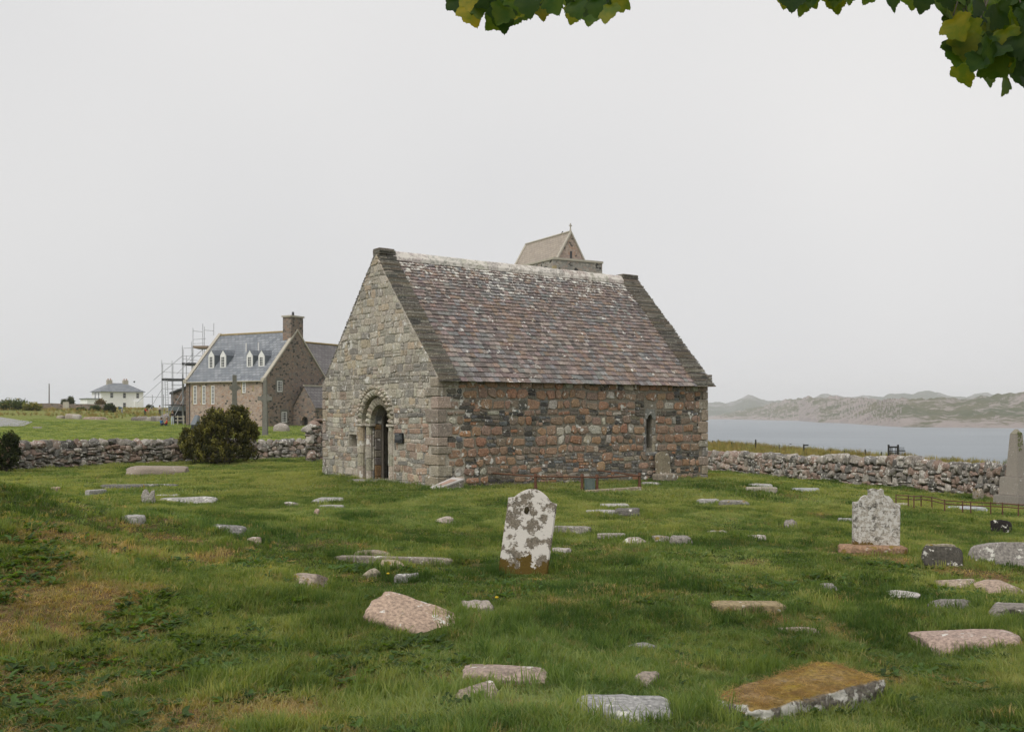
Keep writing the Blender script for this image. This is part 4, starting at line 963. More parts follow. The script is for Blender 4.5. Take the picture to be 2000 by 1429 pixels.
# kind, u0, u1, v_top, v_base, depth m, yaw deg, colour, material, label, category
PK, GY, WH, DK, TN, BR = (.36,.265,.20), (.25,.24,.225), (.385,.37,.345), (.085,.078,.065), (.37,.32,.24), (.28,.20,.13)
TABLE = [
 ('slab', 241, 358, 907, 929, .75, 8, (.33,.275,.225), 'granite', 'long low granite tomb slab before the lawn wall', 'tomb slab'),
 ('kerb', 196, 335, 946, 956, .16, 13, GY, 'grave', 'thin grey grave kerb lying below the granite tomb slab', 'grave kerb'),
 ('kerb', 163, 196, 956, 971, .5, -30, WH, 'grave', 'short angled white kerb corner near the mound', 'grave kerb'),
 ('slab', 300, 414, 969, 984, .5, 5, WH, 'grave', 'white recumbent slab beside a broken upright stub', 'grave slab'),
 ('slab', 300, 350, 968, 973, .3, 5, WH, 'grave', 'small white slab edge behind the recumbent white slab', 'grave slab'),
 ('stub', 274, 300, 957, 984, .14, -8, (.40,.37,.33), 'grave', 'broken upright stone stub with a jagged top', 'broken headstone'),
 ('slab', 228, 276, 1014, 1021, .22, -6, WH, 'grave', 'narrow pale slab half sunk in grass under the mound', 'grave slab'),
 ('slab', 393, 470, 1028, 1041, .3, -9, GY, 'grave', 'lichened grey slab edge in a dip of the turf', 'grave slab'),
 ('rock', 468, 508, 1050, 1064, .3, 12, (.42,.33,.27), 'grave', 'small pinkish wedge stone alone in the grass', 'stone'),
 ('slab', 604, 668, 973, 984, .4, 8, WH, 'grave', 'pale slab in the grass facing the chapel door', 'grave slab'),
 ('slab', 618, 671, 986, 994, .26, 4, WH, 'grave', 'pale slab parallel to the one facing the chapel door', 'grave slab'),
 ('rock', 556, 586, 979, 989, .3, 0, (.42,.38,.33), 'grave', 'pale lumpy stone left of the paired pale slabs', 'stone'),
 ('rock', 613, 624, 995, 1007, .12, 0, PK, 'grave', 'small pink stone peg in front of the paired slabs', 'stone'),
 ('kerb', 655, 882, 1088, 1103, .14, 2, (.30,.26,.215), 'grave', 'long straight grave kerb crossing the middle of the turf', 'grave kerb'),
 ('slab', 690, 762, 1083, 1090, .2, 2, (.33,.27,.2), 'grave_moss', 'mossy slab lying behind the long straight kerb', 'grave slab'),
 ('rock', 738, 788, 1094, 1112, .35, 5, (.40,.33,.24), 'grave_moss', 'rounded mossy boulder against the long straight kerb', 'boulder'),
 ('rock', 700, 748, 1111, 1133, .3, -35, TN, 'grave_moss', 'slanting tan stone in front of the long straight kerb', 'stone'),
 ('slab', 768, 822, 1128, 1138, .2, 3, GY, 'grave', 'small grey slab edge by a yellow flower', 'grave slab'),
 ('rock', 540, 650, 1116, 1150, .5, -22, (.38,.31,.25), 'grave_moss', 'sloping boulder with orange moss on the mound edge', 'boulder'),
 ('rock', 724, 902, 1166, 1252, .62, -30, (.42,.31,.235), 'grave', 'large rounded pink granite rock with white ends', 'rock'),
 ('slab', 888, 966, 1178, 1199, .35, 6, (.36,.31,.27), 'grave', 'flat grey stone beside a tall dandelion', 'stone'),
 ('slab', 898, 1075, 1308, 1338, .32, -5, (.36,.28,.235), 'grave', 'flat cracked pink stone sunk in long grass', 'stone'),
 ('rock', 884, 980, 1342, 1374, .3, -12, (.33,.27,.215), 'grave', 'rounded stone half buried next to the cracked pink stone', 'stone'),
 ('slab', 1122, 1330, 1378, 1420, .42, -5, (.33,.325,.315), 'grave', 'flat blue grey slab overgrown by long grass', 'grave slab'),
 ('rock', 1228, 1302, 1262, 1284, .3, -14, (.25,.24,.22), 'grave', 'grey stone showing through weeds', 'stone'),
 ('rock', 1230, 1302, 1311, 1348, .3, -25, (.30,.25,.21), 'grave', 'slanting brown stone behind the blue grey slab', 'stone'),
 ('kerb', 1396, 1537, 1186, 1200, .22, 4, (.33,.26,.15), 'grave_moss', 'kerb edge covered with orange moss', 'grave kerb'),
 ('slab', 1535, 1612, 1226, 1249, .35, 10, (.36,.28,.23), 'grave', 'flat pink stone in a bare patch of turf', 'stone'),
 ('slab', 1822, 2030, 1236, 1272, .6, 4, (.40,.30,.25), 'grave', 'wide flat pink flagstone split by cracks', 'flagstone'),
 ('rock', 1743, 1812, 1152, 1174, .4, -12, (.48,.45,.42), 'grave', 'white lumpy stone lying alone', 'stone'),
 ('rock', 1606, 1652, 1141, 1160, .25, -8, (.27,.25,.225), 'grave', 'small grey stone with a raised knob', 'stone'),
 ('rock', 1830, 1912, 1171, 1194, .3, -4, (.20,.185,.165), 'grave', 'dark low stone beside a white spotted one', 'stone'),
 ('rock', 1944, 2030, 1174, 1210, .4, -6, (.24,.215,.19), 'grave', 'grey stone spotted with white lichen', 'stone'),
 ('rock', 1838, 1922, 1129, 1150, .45, 0, (.35,.28,.215), 'grave', 'low tan stone amid bare brown turf', 'stone'),
 ('rock', 1930, 2025, 1134, 1164, .5, 4, (.38,.29,.225), 'grave', 'rounded pink stone beside the bare brown turf', 'stone'),
 ('tilt', 1811, 1887, 1074, 1107, .2, -12, DK, 'grave', 'dark slab fallen on its edge before a paler one', 'fallen slab'),
 ('slab', 1815, 1872, 1061, 1082, .16, -12, (.33,.29,.22), 'grave_moss', 'pale mossy stone edge behind the dark fallen slab', 'stone'),
 ('tilt', 1912, 2030, 1066, 1108, .24, -14, (.30,.275,.25), 'grave', 'thick grey slab lying tilted near the dark fallen slab', 'fallen slab'),
 ('tilt', 1941, 1979, 1018, 1041, .1, -10, (.022,.018,.016), 'grave', 'small black stone tablet leaning in the grass', 'tablet'),
 ('slab', 1362, 1412, 974, 985, .3, 3, WH, 'grave', 'pale slab end to end with a darker mossy block', 'grave slab'),
 ('slab', 1408, 1466, 976, 991, .25, 2, (.27,.255,.225), 'grave_moss', 'darker mossy block end to end with a pale slab', 'stone block'),
 ('slab', 1143, 1206, 997, 1004, .22, 3, WH, 'grave', 'thin pale slab joined to a dark edged stone', 'grave slab'),
 ('tilt', 1200, 1254, 995, 1011, .3, -10, (.15,.14,.125), 'grave', 'dark edged stone with a pale flat top', 'stone'),
 ('slab', 1174, 1230, 984, 993, .25, -3, (.40,.385,.35), 'grave', 'pale slab behind the dark edged stone', 'grave slab'),
 ('rock', 1278, 1316, 1045, 1062, .3, 4, (.30,.27,.23), 'grave_moss', 'mossy block leaning on a squarer grey block', 'stone block'),
 ('slab', 1310, 1354, 1046, 1069, .25, 5, (.28,.255,.225), 'grave', 'square grey block with rounded corners', 'stone block'),
 ('rock', 1216, 1274, 1050, 1064, .3, -8, (.36,.31,.255), 'grave', 'low pale stone in a broken row of edging', 'stone'),
 ('kerb', 1168, 1222, 1046, 1053, .14, -4, (.36,.33,.28), 'grave', 'short pale edging strip beside the leaning blocks', 'grave kerb'),
 ('kerb', 1078, 1156, 1026, 1045, .14, -16, (.31,.285,.25), 'grave', 'slanting kerb running off from behind the leaning headstone', 'grave kerb'),
 ('slab', 1384, 1423, 1036, 1049, .2, 3, (.38,.355,.30), 'grave_moss', 'small moss topped block beyond the square block', 'stone block'),
 ('slab', 1456, 1499, 1044, 1058, .2, -5, (.37,.33,.28), 'grave', 'small tan block out on open turf', 'stone block'),
 ('rock', 1534, 1560, 1015, 1033, .2, 0, (.28,.25,.225), 'grave', 'little pointed grey stone out on open turf', 'stone'),
 ('rock', 848, 894, 1009, 1023, .3, 8, (.42,.36,.30), 'grave', 'pale flat stone in rough grass before the board', 'stone'),
 ('slab', 1078, 1118, 1072, 1083, .2, -4, (.42,.38,.34), 'grave', 'small pale stone right beside the leaning headstone', 'stone'),
 ('slab', 1464, 1510, 945, 953, .3, -4, (.36,.35,.325), 'grave', 'lichened stone in turf below the sea wall', 'stone'),
 ('kerb', 1460, 1520, 952, 962, .18, -12, (.42,.38,.31), 'grave', 'slanting tan kerb in turf below the sea wall', 'grave kerb'),
 ('slab', 1543, 1604, 955, 960, .3, -2, (.40,.41,.41), 'grave', 'pale blue grey slab flush with turf below the sea wall', 'grave slab'),
 ('slab', 1850, 1935, 990, 998, .6, -4, (.40,.42,.43), 'grave', 'pale blue grey slab inside the rusty railing', 'grave slab'),
 ('stub', 1904, 1924, 955, 977, .2, 10, (.36,.31,.25), 'grave_moss', 'pointed mossy stone beside the obelisk', 'stone'),
 ('rock', 1828, 1842, 955, 961, .2, 0, WH, 'grave', 'single white stone near the foot of the sea wall', 'stone'),
 ('slab', 1750, 1778, 983, 989, .2, 0, (.42,.38,.32), 'grave', 'small tan slab beside the white headstone', 'grave slab'),
 ('slab', 1640, 1667, 1012, 1020, .2, 0, (.36,.35,.33), 'grave', 'small grey slab half hidden by the white headstone', 'grave slab'),
 ('tilt', 1016, 1042, 916, 937, .07, -8, (.28,.28,.26), 'grave', 'narrow lichened slab leaning against the chapel wall', 'fallen slab'),
 ('slab', 1253, 1292, 942, 948, .2, -20, WH, 'grave', 'thin white stone lying near the railing end', 'stone'),
 ('rock', 92, 118, 952, 961, .2, -25, (.40,.31,.22), 'grave', 'small tan stone on top of the mound', 'stone'),
]
DEFER = []
seed = 400
for (kind, u0, u1, vt, vb, dep, yaw, colr, mt, label, cat) in TABLE:
    seed += 1; r = random.Random(seed)
    p = G((u0 + u1) / 2, vb); D = p.y; k = D / F; w_ = (u1 - u0) * k
    y2 = abs(math.sin(R(yaw))) * dep; w_l = max(.08, (w_ - y2) / math.cos(R(yaw)))
    z_ = p.z; hv = (vb - vt) * k
    ext = dep * math.cos(R(yaw)) + w_l * abs(math.sin(R(yaw)))
    rise = ext * (ZC - z_) / D
    hgt = max(.045, (hv - rise * (.9 if kind != 'rock' else .75)) * .85)
    if kind in ('tilt', 'stub'): hgt = hv
    name = {'slab': 'grave_slab', 'kerb': 'grave_kerb', 'rock': 'field_rock', 'tilt': 'fallen_slab', 'stub': 'broken_stone'}[kind]
    if kind == 'rock': V, Fq = lump(10, 4.6, .2, seed, 1.3); V = chip(V, seed, 8, .55, .9); sink = .5
    elif kind == 'stub': V, Fq = lump(7, 6, .22, seed, 2.0); sink = .22
    elif kind == 'tilt': V, Fq = lump(10, 8, .08, seed, 1.6); V = chip(V, seed, 5, .7, .94); sink = .2
    elif kind == 'kerb': V, Fq = lump(7, 10, .05, seed, 2.0); sink = .4
    else: V, Fq = lump(10, 8, .08, seed, 1.8); V = chip(V, seed, 5, .72, .95); sink = .45
    V = np.array(V); full = hgt / (1 - sink) if kind != 'slab' else hgt + .2
    V = V * np.array([w_l * 1.03, dep, full])
    top = V[:, 2] > 0
    if kind == 'stub': V[top, 2] *= 1 + .35 * np.sin(V[top, 0] / w_l * 9 + seed)
    if label.startswith('large rounded'): V, Fq = lump(14, 6, .10, 777, 1.5); V = chip(V, 31, 6, .7, .95) * np.array([.98, .46, .22]); hgt = V[:, 2].max()
    zoff = hgt - V[:, 2].max(); V[:, 2] += zoff
    colr = tuple(q_ * .9 for q_ in colr); hgt_ = hgt
    o = obj(name, sharp(mesh(name, V.tolist(), Fq, M[mt], True)), None, tuple(colr) + (.04 if r.random() < .5 else .0,))
    cyy = D + ext * .45; cxx = (u0 + u1) / 2; X = (cxx - 1000) / F * D * (1 + (cyy - D) / D * .0)
    zc_ = hh(X, cyy) if kind in ('slab', 'kerb') else z_
    o.location = (X, cyy, max(z_, min(zc_, z_ + .06)) + (.03 if kind in ('slab', 'kerb', 'rock') else .02)); o.rotation_euler = (R(r.uniform(-2, 2)) if kind != 'tilt' else R(-14), R(r.uniform(-2, 2)), R(yaw))
    if label.startswith('large rounded'): o.rotation_euler = (R(20), R(15), R(-16)); q_ = G(812, 1230); o.location = (q_.x + .07, q_.y + .1, q_.z - .01)
    tag(o, label, cat, 'stones and slabs in the burial ground')
    FOOT.append((X, cyy, R(yaw), w_l * .5 - .01, dep * .5 * (.9 if kind != 'rock' else .8)))
# big mossy slab with a white lichened edge
qd = [G(1378, 1388), G(1500, 1418), G(1738, 1372), G(1604, 1336)]
big = empty('grave_slab', G(1560, 1380), 0); tag(big, 'big thick slab carpeted with orange moss, white lichen along its front edge', 'grave slab', 'stones and slabs in the burial ground')
qd = [p - big.location for p in qd]
def quad_lump(n, pw, amp, seed, sc, z0, z1, fr=2.2):
    V, Fq = lump(n, pw, amp, seed, fr); V = np.array(V); out = []
    cen = (qd[0] + qd[1] + qd[2] + qd[3]) / 4
    for x, y, z_ in V:
        s, t_ = x * sc[0] + .5 + sc[2], y * sc[1] + .5 + sc[3]
        p = (qd[0] * (1 - s) + qd[1] * s) * (1 - t_) + (qd[3] * (1 - s) + qd[2] * s) * t_
        out.append((p.x, p.y, z0 + (z_ + .5) * (z1 - z0)))
    return out, Fq
V, Fq = quad_lump(24, 9, .06, 990, (1, 1, 0, 0), -.14, .125, 3.2)
o = obj('slab', mesh('slab', V, Fq, stone_mat('slab_moss_and_lichen', 'flat', (.20, .18, .155), lichen=.22, lscale=9, lcol=(.58, .56, .51), grain=45, bump=.8, topmoss=.60), True), big)
BIGTOP = big.location.z + .112; BIGQ = [p + big.location for p in qd]
bc = big.location; dq = qd[2] - qd[1]; FOOT.append((bc.x + sum(p.x for p in qd) / 4, bc.y + sum(p.y for p in qd) / 4, math.atan2((qd[2] - qd[0]).y, (qd[2] - qd[0]).x), .52, .20))

# ================================================================== RAILINGS, BOARD
def railing(posts, links, label, hgt, pr, rr_, rails=(1.0,), knob=True):
    P = [G(u, v_) for u, v_ in posts]; root = empty('iron_railing', P[0]); tag(root, label, 'railing', 'rusty iron railings round graves'); o0 = root.location.copy()
    for p in P:
        q = p - o0; mb = MB(); mb.tube(q + Vector((0, 0, -.1)), q + Vector((0, 0, hgt)), pr, 8, pr * .8)
        if knob:
            mb.tube(q + Vector((0, 0, hgt - .03)), q + Vector((0, 0, hgt + .045)), pr * 1.25, 8, pr * .9); mb.tube(q + Vector((0, 0, .05)), q + Vector((0, 0, .085)), pr * 1.25, 8); mb.tube(q + Vector((0, 0, -.1)), q + Vector((0, 0, .02)), pr * 1.4, 8)
        mb.build('post', M['rust'], root)
    for (i, j) in links:
        for fz in rails:
            a_ = P[i] - o0 + Vector((0, 0, hgt * fz - .03)); b_ = P[j] - o0 + Vector((0, 0, hgt * fz - .03)); mb = MB(); mb.tube(a_, b_, rr_, 6); mb.build('rail', M['rust'], root)
    return root, P
r1, P1 = railing([(880, 941), (958, 950), (1046, 958), (1137, 959), (1166, 960), (1249, 955), (1075, 937), (1156, 941)], [(0, 1), (1, 2), (2, 3), (4, 5), (5, 7), (6, 7), (3, 4)], 'rusty iron railing on squat posts beside the chapel wall', .38, .042, .02)
pq = (P1[3] + P1[4]) / 2; mb = MB(); dv = (P1[4] - P1[3]); wv = dv.length
mb.box((-wv / 2 + .06, -.02, 0), (wv / 2 - .06, .015, .30)); pl = mb.build('plaque', M['green_plaque']); pl.name = 'green_plaque'
pl.location = (pq.x, pq.y - .05, pq.z + .02); pl.rotation_euler = (R(-4), 0, math.atan2(dv.y, dv.x)); tag(pl, 'small green lettered plaque fixed to the rusty railing', 'plaque')
mb = MB()
for k in range(9): mb.box((-.08 + rng.uniform(0, .02), -.0225, .05 + k * .026), (.08 - rng.uniform(0, .03), -.0205, .058 + k * .026))
mb.build('lettering', plain('plaque_lettering', (.17, .21, .19), .6), pl)
a_, b_ = G(1146, 962), G(1250, 959); mb = MB(); d_ = b_ - a_; mb.box((0, -.06, -.1), (d_.length, .06, .06)); kb = mb.build('grave_kerb', M['grave'], None, (.40, .33, .23, .05)); kb.location = a_; kb.rotation_euler = (0, 0, math.atan2(d_.y, d_.x)); tag(kb, 'tan kerb under the rusty railing beside the chapel', 'grave kerb', 'stones and slabs in the burial ground')
railing([(1750, 991), (1774, 993), (1785, 995), (1799, 993), (1820, 996), (1845, 1003), (1880, 1005), (1896, 1006), (1935, 1007), (1958, 1009), (1989, 1011), (2025, 1013)], [(i, i + 1) for i in range(11)], 'low rusty bar railing running in front of the obelisk', .33, .018, .013, (1.02, .78), False)
# information board
a_ = ray(843, 951, 24.6); root = empty('information_board', (a_.x, a_.y, hh(a_.x, a_.y))); tag(root, 'slanted pale information board on a low stone base by the chapel corner', 'information board')
yaw = math.atan2(.30, .62)
v, f = [(-.13, -.10, .03), (.13, -.14, .03), (.80, .22, .26), (.50, .28, .29)], [(0, 1, 2, 3)]
V = [Vector(p) for p in v]; V2 = [p + Vector((0, 0, -.035)) for p in V]; mb = MB(); mb.add(V2 + V, BOXF); mb.build('panel', M['panel'], root)
c0 = (V[0] + V[1] + V[2] + V[3]) / 4; mb = MB(); S = [c0 + (p - c0) * .5 + Vector((.05, .02, .006 + .018)) for p in V]; mb.add([p - Vector((0, 0, .003)) for p in S] + S, BOXF); mb.build('printed_picture', M['panel_mark'], root)
V3 = [c0 + (p - c0) * .92 + Vector((.02, .02, -.03)) for p in V]; mb = MB(); mb.add([Vector((p.x, p.y, -.2)) for p in V3] + [p - Vector((0, 0, .006)) for p in V3], BOXF); mb.build('stone_base', M['stone'], root, (.26, .235, .20, .1))
FOOT.append((a_.x + .33, a_.y + .07, yaw, .5, .18))

# ================================================================== ABBEY HOUSE
def frame_at(u, v, D, rz): p = ray(u, v, D); return p
def uvbox(name, quads, mat, parent):   # quads of 4 points with metric UVs
    V = []; Fs = []; UV = []
    for q in quads:
        b_ = len(V); P = [Vector(p) for p in q]; V += P; Fs.append(tuple(range(b_, b_ + len(P))))
        ux = (P[1] - P[0]).normalized(); nn = (P[1] - P[0]).cross(P[-1] - P[0]).normalized(); uy = nn.cross(ux)
        UV += [((p - P[0]).dot(ux), (p - P[0]).dot(uy)) for p in P]
    me_ = mesh(name, V, Fs, mat); l = me_.uv_layers.new(name='UVMap')
    l.data.foreach_set('uv', [c for q in UV for c in q]); return obj(name, me_, parent)
def plane_hit(root, ang, y_, u, v):      # pixel onto the local plane y = y_ of a frame: local (x, z)
    o = root.location; ax = Vector((math.cos(ang), math.sin(ang))); ay = Vector((-math.sin(ang), math.cos(ang)))
    base = Vector((o.x, o.y)) + ay * y_; r = (u - 1000) / F
    t_ = (r * base.y - base.x) / (ax.x - r * ax.y); D = base.y + ax.y * t_
    return t_, ZC + (HZ - v) / F * D - o.z
def sash(name, parent, x, z0, z1, w_, y_, axis, nx=2, nz=4, frame=.07, bar=.035, mat=None, recess=.10):
    """window in the plane; axis 'y' = facing -y, 'x' = facing +x"""
    r = empty(name, (0, 0, 0), 0, parent)
    def bx(mb, a0, a1, c0, c1, d0, d1):
        if axis == 'y': mb.box((a0, y_ + d0, c0), (a1, y_ + d1, c1))
        else: mb.box((y_ - d1, a0, c0), (y_ - d0, a1, c1))
    mb = MB(); bx(mb, x - w_ / 2, x + w_ / 2, z0, z1, -.012, .03); mb.build('pane', M['glass'], r)
    mb = MB(); m_ = mat or M['white']
    bx(mb, x - w_ / 2 - .01, x - w_ / 2 + frame, z0, z1, -.05, .02); bx(mb, x + w_ / 2 - frame, x + w_ / 2 + .01, z0, z1, -.05, .02)
    bx(mb, x - w_ / 2, x + w_ / 2, z1 - frame, z1 + .01, -.052, .02); bx(mb, x - w_ / 2, x + w_ / 2, z0 - .02, z0 + frame * 1.2, -.055, .02)
    for k in range(1, nx): q = x - w_ / 2 + w_ * k / nx; bx(mb, q - bar / 2, q + bar / 2, z0, z1, -.045, -.01)
    for k in range(1, nz): q = z0 + (z1 - z0) * k / nz; bx(mb, x - w_ / 2, x + w_ / 2, q - bar / 2, q + bar / 2, -.04, -.011)
    mb.build('frame', m_, r); return r
AA = R(-30); p = ray(518, 838, 115); zb = -.4
ab = empty('abbey_house', (p.x, p.y, 0), AA); tag(ab, 'pink stone abbey range with blue slate roof, dormers and gable chimney', 'building')
AL, AWd, AE, ARg = 13.0, 10.7, 5.75, 11.55
v, f = poly_prism([(-AL, -1), (0, -1), (0, AE), (-AL, AE)], [], 0, .5, S_to3); me = mesh('front_wall', v, f, M['pink_rubble']); fixn(me); obj('front_wall', me, ab)
gp = [(0.502, -1), (AWd, -1), (AWd, AE), (AWd / 2, ARg), (0.502, AE + .5)]; gp = [(.0, -1), (AWd, -1), (AWd, AE), (AWd / 2, ARg), (.0, AE)]
v, f = poly_prism(gp, [], -.5, .004, G_to3); me = mesh('gable_wall', v, f, M['brown_rubble']); fixn(me); obj('gable_wall', me, ab)
v, f = poly_prism(gp, [], -AL - .002, -AL + .5, G_to3); me = mesh('far_gable', v, f, M['pink_rubble']); fixn(me); obj('far_gable', me, ab)
mb = MB(); mb.box((-AL, AWd - .5, -1), (0, AWd - .003, AE)); mb.build('back_wall', M['brown_rubble'], ab)
zr = lambda y_: AE + (ARg - AE) * y_ / (AWd / 2)
rfa = uvbox('roof', [[(-AL + .3, -.25, zr(-.25) + .12), (-.32, -.25, zr(-.25) + .12), (-.32, AWd / 2, ARg + .12), (-AL + .3, AWd / 2, ARg + .12)],
                     [(-.32, AWd + .25, zr(-.25) + .12), (-AL + .3, AWd + .25, zr(-.25) + .12), (-AL + .3, AWd / 2, ARg + .12), (-.32, AWd / 2, ARg + .12)],
                     [(-AL + .3, -.25, zr(-.25) + .02), (-.32, -.25, zr(-.25) + .02), (-.32, -.25, zr(-.25) + .12), (-AL + .3, -.25, zr(-.25) + .12)]], M['blue_slate'], ab)
mb = MB(); mb.tube((-AL + .3, AWd / 2, ARg + .13), (-.4, AWd / 2, ARg + .13), .13, 6); mb.build('ridge', M['ochre'], rfa)
for xa, xb in ((-.36, .10), (-AL - .1, -AL + .36)):
    v, f = poly_prism([(-.3, zr(-.3) + .1), (AWd / 2, ARg + .1), (AWd + .3, zr(-.3) + .1), (AWd + .3, zr(-.3) + .32), (AWd / 2, ARg + .38), (-.3, zr(-.3) + .32)], [], xa, xb, G_to3)
    me = mesh('skew', v, f, M['cope']); fixn(me); obj('skew', me, ab)
    mb = MB(); mb.box((xa - .02, -.34, AE - .32), (xb + .02, .06, AE + .16)); mb.build('skewput', M['cope'], ab)
mb = MB(); mb.box((-1.3, AWd / 2 - 1.05, ARg - 1.3), (.012, AWd / 2 + 1.05, ARg + 1.75)); chm = mb.build('chimney', M['brown_rubble'], ab)
mb = MB(); mb.box((-1.4, AWd / 2 - 1.18, ARg + 1.75), (.12, AWd / 2 + 1.18, ARg + 1.95)); mb.build('chimney_cap', M['cope'], chm)
mb = MB(); mb.tube((-.65, AWd / 2, ARg + 1.95), (-.65, AWd / 2, ARg + 2.45), .16, 8, .13); mb.build('chimney_pot', M['dark_metal'], chm)
for (u, v0, v1, w_) in ((381.5, 753, 789, .52), (398.5, 753, 789, .52), (416, 753, 789, .52), (477, 746, 767, .5)):
    x, z1 = plane_hit(ab, AA, 0, u, v0); _, z0 = plane_hit(ab, AA, 0, u, v1)
    sash('window', ab, x, z0, z1, w_, 0, 'y', 2, 5 if v1 > 780 else 4, .09, .05)
    mb = MB(); mb.box((x - w_ / 2 - .22, -.035, z0 - .1), (x - w_ / 2 - .02, .02, z1 + .15)); mb.build('window_jamb', M['sandstone'], ab)
x, z1 = plane_hit(ab, AA, 0, 495, 752); mb = MB(); mb.box((x - .1, -.03, z1 - .7), (x + .1, .02, z1)); mb.build('slit_window', M['sandstone'], ab)
for u in (413, 436, 488, 511):
    yd = 1.35; x, zt = plane_hit(ab, AA, yd, u - .5, 684); zbt = zr(yd) + .02; ze = zt - .62; hw = .47
    dm = empty('dormer', (0, 0, 0), 0, ab)
    v, f = poly_prism([(x - hw, zbt - .15), (x + hw, zbt - .15), (x + hw, ze), (x, zt), (x - hw, ze)], [], yd, yd + .1, S_to3); me = mesh('dormer_front', v, f, M['white']); fixn(me); obj('dormer_front', me, dm)
    yk = lambda z_: (z_ - AE) / (ARg - AE) * AWd / 2 + .1
    mb = MB()
    for s in (-1, 1): mb.add([(x + s * (hw - .01), yd + .1, zbt - .1), (x + s * (hw - .01), yk(ze), ze - .0), (x + s * (hw - .01), yd + .1, ze)], [(0, 1, 2)])
    mb.build('cheek', M['lead'], dm)
    uvbox('dormer_roof', [[(x + s * (hw + .06), yd - .02, ze - .04), (x + s * (hw + .06), yk(ze), ze - .04), (x, yk(zt), zt + .03), (x, yd - .02, zt + .03)] for s in (-1, 1)], M['blue_slate'], dm)
    sash('window', dm, x, zbt + .1, ze - .12, .6, yd, 'y', 2, 4)
for (u, v0, v1) in ((545.8, 744, 764.5), (554.8, 804.5, 824.5)):
    # gable plane x = 0: solve along local y
    o = ab.location; ay = Vector((-math.sin(AA), math.cos(AA))); r_ = (u - 1000) / F; t_ = (r_ * o.y - o.x) / (ay.x - r_ * ay.y); D = o.y + ay.y * t_
    z1 = ZC + (HZ - v0) / F * D; z0 = ZC + (HZ - v1) / F * D
    mb = MB(); mb.box((-.3, t_ - .62, z0 - .15), (.016, t_ + .62, z1 + .35)); mb.build('window_surround', M['cross'], ab)
    sash('window', ab, t_, z0, z1, .82, .016, 'x', 3, 4)
mb = MB(); mb.tube((-.12, -.07, -.5), (-.12, -.07, AE - .1), .06, 6); mb.build('drainpipe', M['dark_metal'], ab)
mb = MB(); mb.tube((-AL + .7, -.07, -.5), (-AL + .7, -.07, AE - .1), .05, 6); mb.build('drainpipe', M['dark_metal'], ab)
mb = MB(); mb.tube((-AL, -.3, AE - .2), (0, -.3, AE - .2), .07, 6); mb.build('gutter', M['cope'], ab)
for u in (481, 505):
    x, z_ = plane_hit(ab, AA, 3.2, u, 672); mb = MB(); mb.tube((x, 3.2, zr(3.2)), (x, 3.2, zr(3.2) + 1.1), .07, 6); mb.build('vent_pipe', M['white'], ab)
# rear range
rg_ = empty('abbey_range', ab.location, AA); tag(rg_, 'dark slated abbey wing rising behind the gabled range', 'building')
mb = MB(); mb.box((-9.2, AWd - .1, -1), (-.9, 28, 5.9)); mb.build('wall', M['brown_rubble'], rg_)
uvbox('roof', [[(-.6, AWd - 2.2, 5.7), (-.6, 28.2, 5.7), (-5, 28.2, 10.9), (-5, AWd - 2.2, 10.9)], [(-9.5, 28.2, 5.7), (-9.5, AWd - 2.2, 5.7), (-5, AWd - 2.2, 10.9), (-5, 28.2, 10.9)], [(-.6, AWd - 2.2, 5.7), (-5, AWd - 2.2, 10.9), (-9.5, AWd - 2.2, 5.7)]], M['grey_slate'], rg_)
mb = MB(); mb.tube((-5, AWd - 2.2, 10.95), (-5, 28.2, 10.95), .13, 6); mb.build('ridge', M['ochre'], rg_)
# porch
pc = empty('abbey_porch', ab.location, AA); tag(pc, 'small gabled stone porch with arched door beside the abbey gable', 'porch')
PX0, PX1, PY0, PY1 = .05, 3.5, 4.6, 12.0; pm = (PX0 + PX1) / 2
dh = [(pm + .35, -.9)] + arc(.45, 8, 0, math.pi, pm + .1, 1.0) + [(pm - .35, -.9)]; dh[0] = (pm + .55, -.9); dh[-1] = (pm - .35, -.9)
v, f = poly_prism([(PX0, -1), (PX1, -1), (PX1, 2.55), (pm, 5.0), (PX0, 2.55)], [dh], PY0, PY0 + .5, S_to3); me = mesh('porch_gable', v, f, M['brown_rubble']); fixn(me); obj('porch_gable', me, pc)
mb = MB(); mb.box((PX1 - .5, PY0 + .5, -1), (PX1 - .004, PY1, 2.55)); mb.box((PX0, PY0 + .5, -1), (PX0 + .3, PY1, 2.55)); mb.build('wall', M['brown_rubble'], pc)
mb = MB(); mb.box((pm - .5, PY0 + .45, -1), (pm + .7, PY0 + .52, 1.6)); mb.build('door', M['wood_dark'], pc)
uvbox('roof', [[(PX1 + .15, PY0 - .12, 2.45), (PX1 + .15, PY1, 2.45), (pm, PY1, 5.08), (pm, PY0 - .12, 5.08)], [(PX0 - .1, PY1, 2.45), (PX0 - .1, PY0 - .12, 2.45), (pm, PY0 - .12, 5.08), (pm, PY1, 5.08)]], M['grey_slate'], pc)
mb = MB(); mb.box((pm - .1, PY0 - .1, 5.04), (pm + .1, PY1, 5.2)); mb.build('ridge', M['cope'], pc)

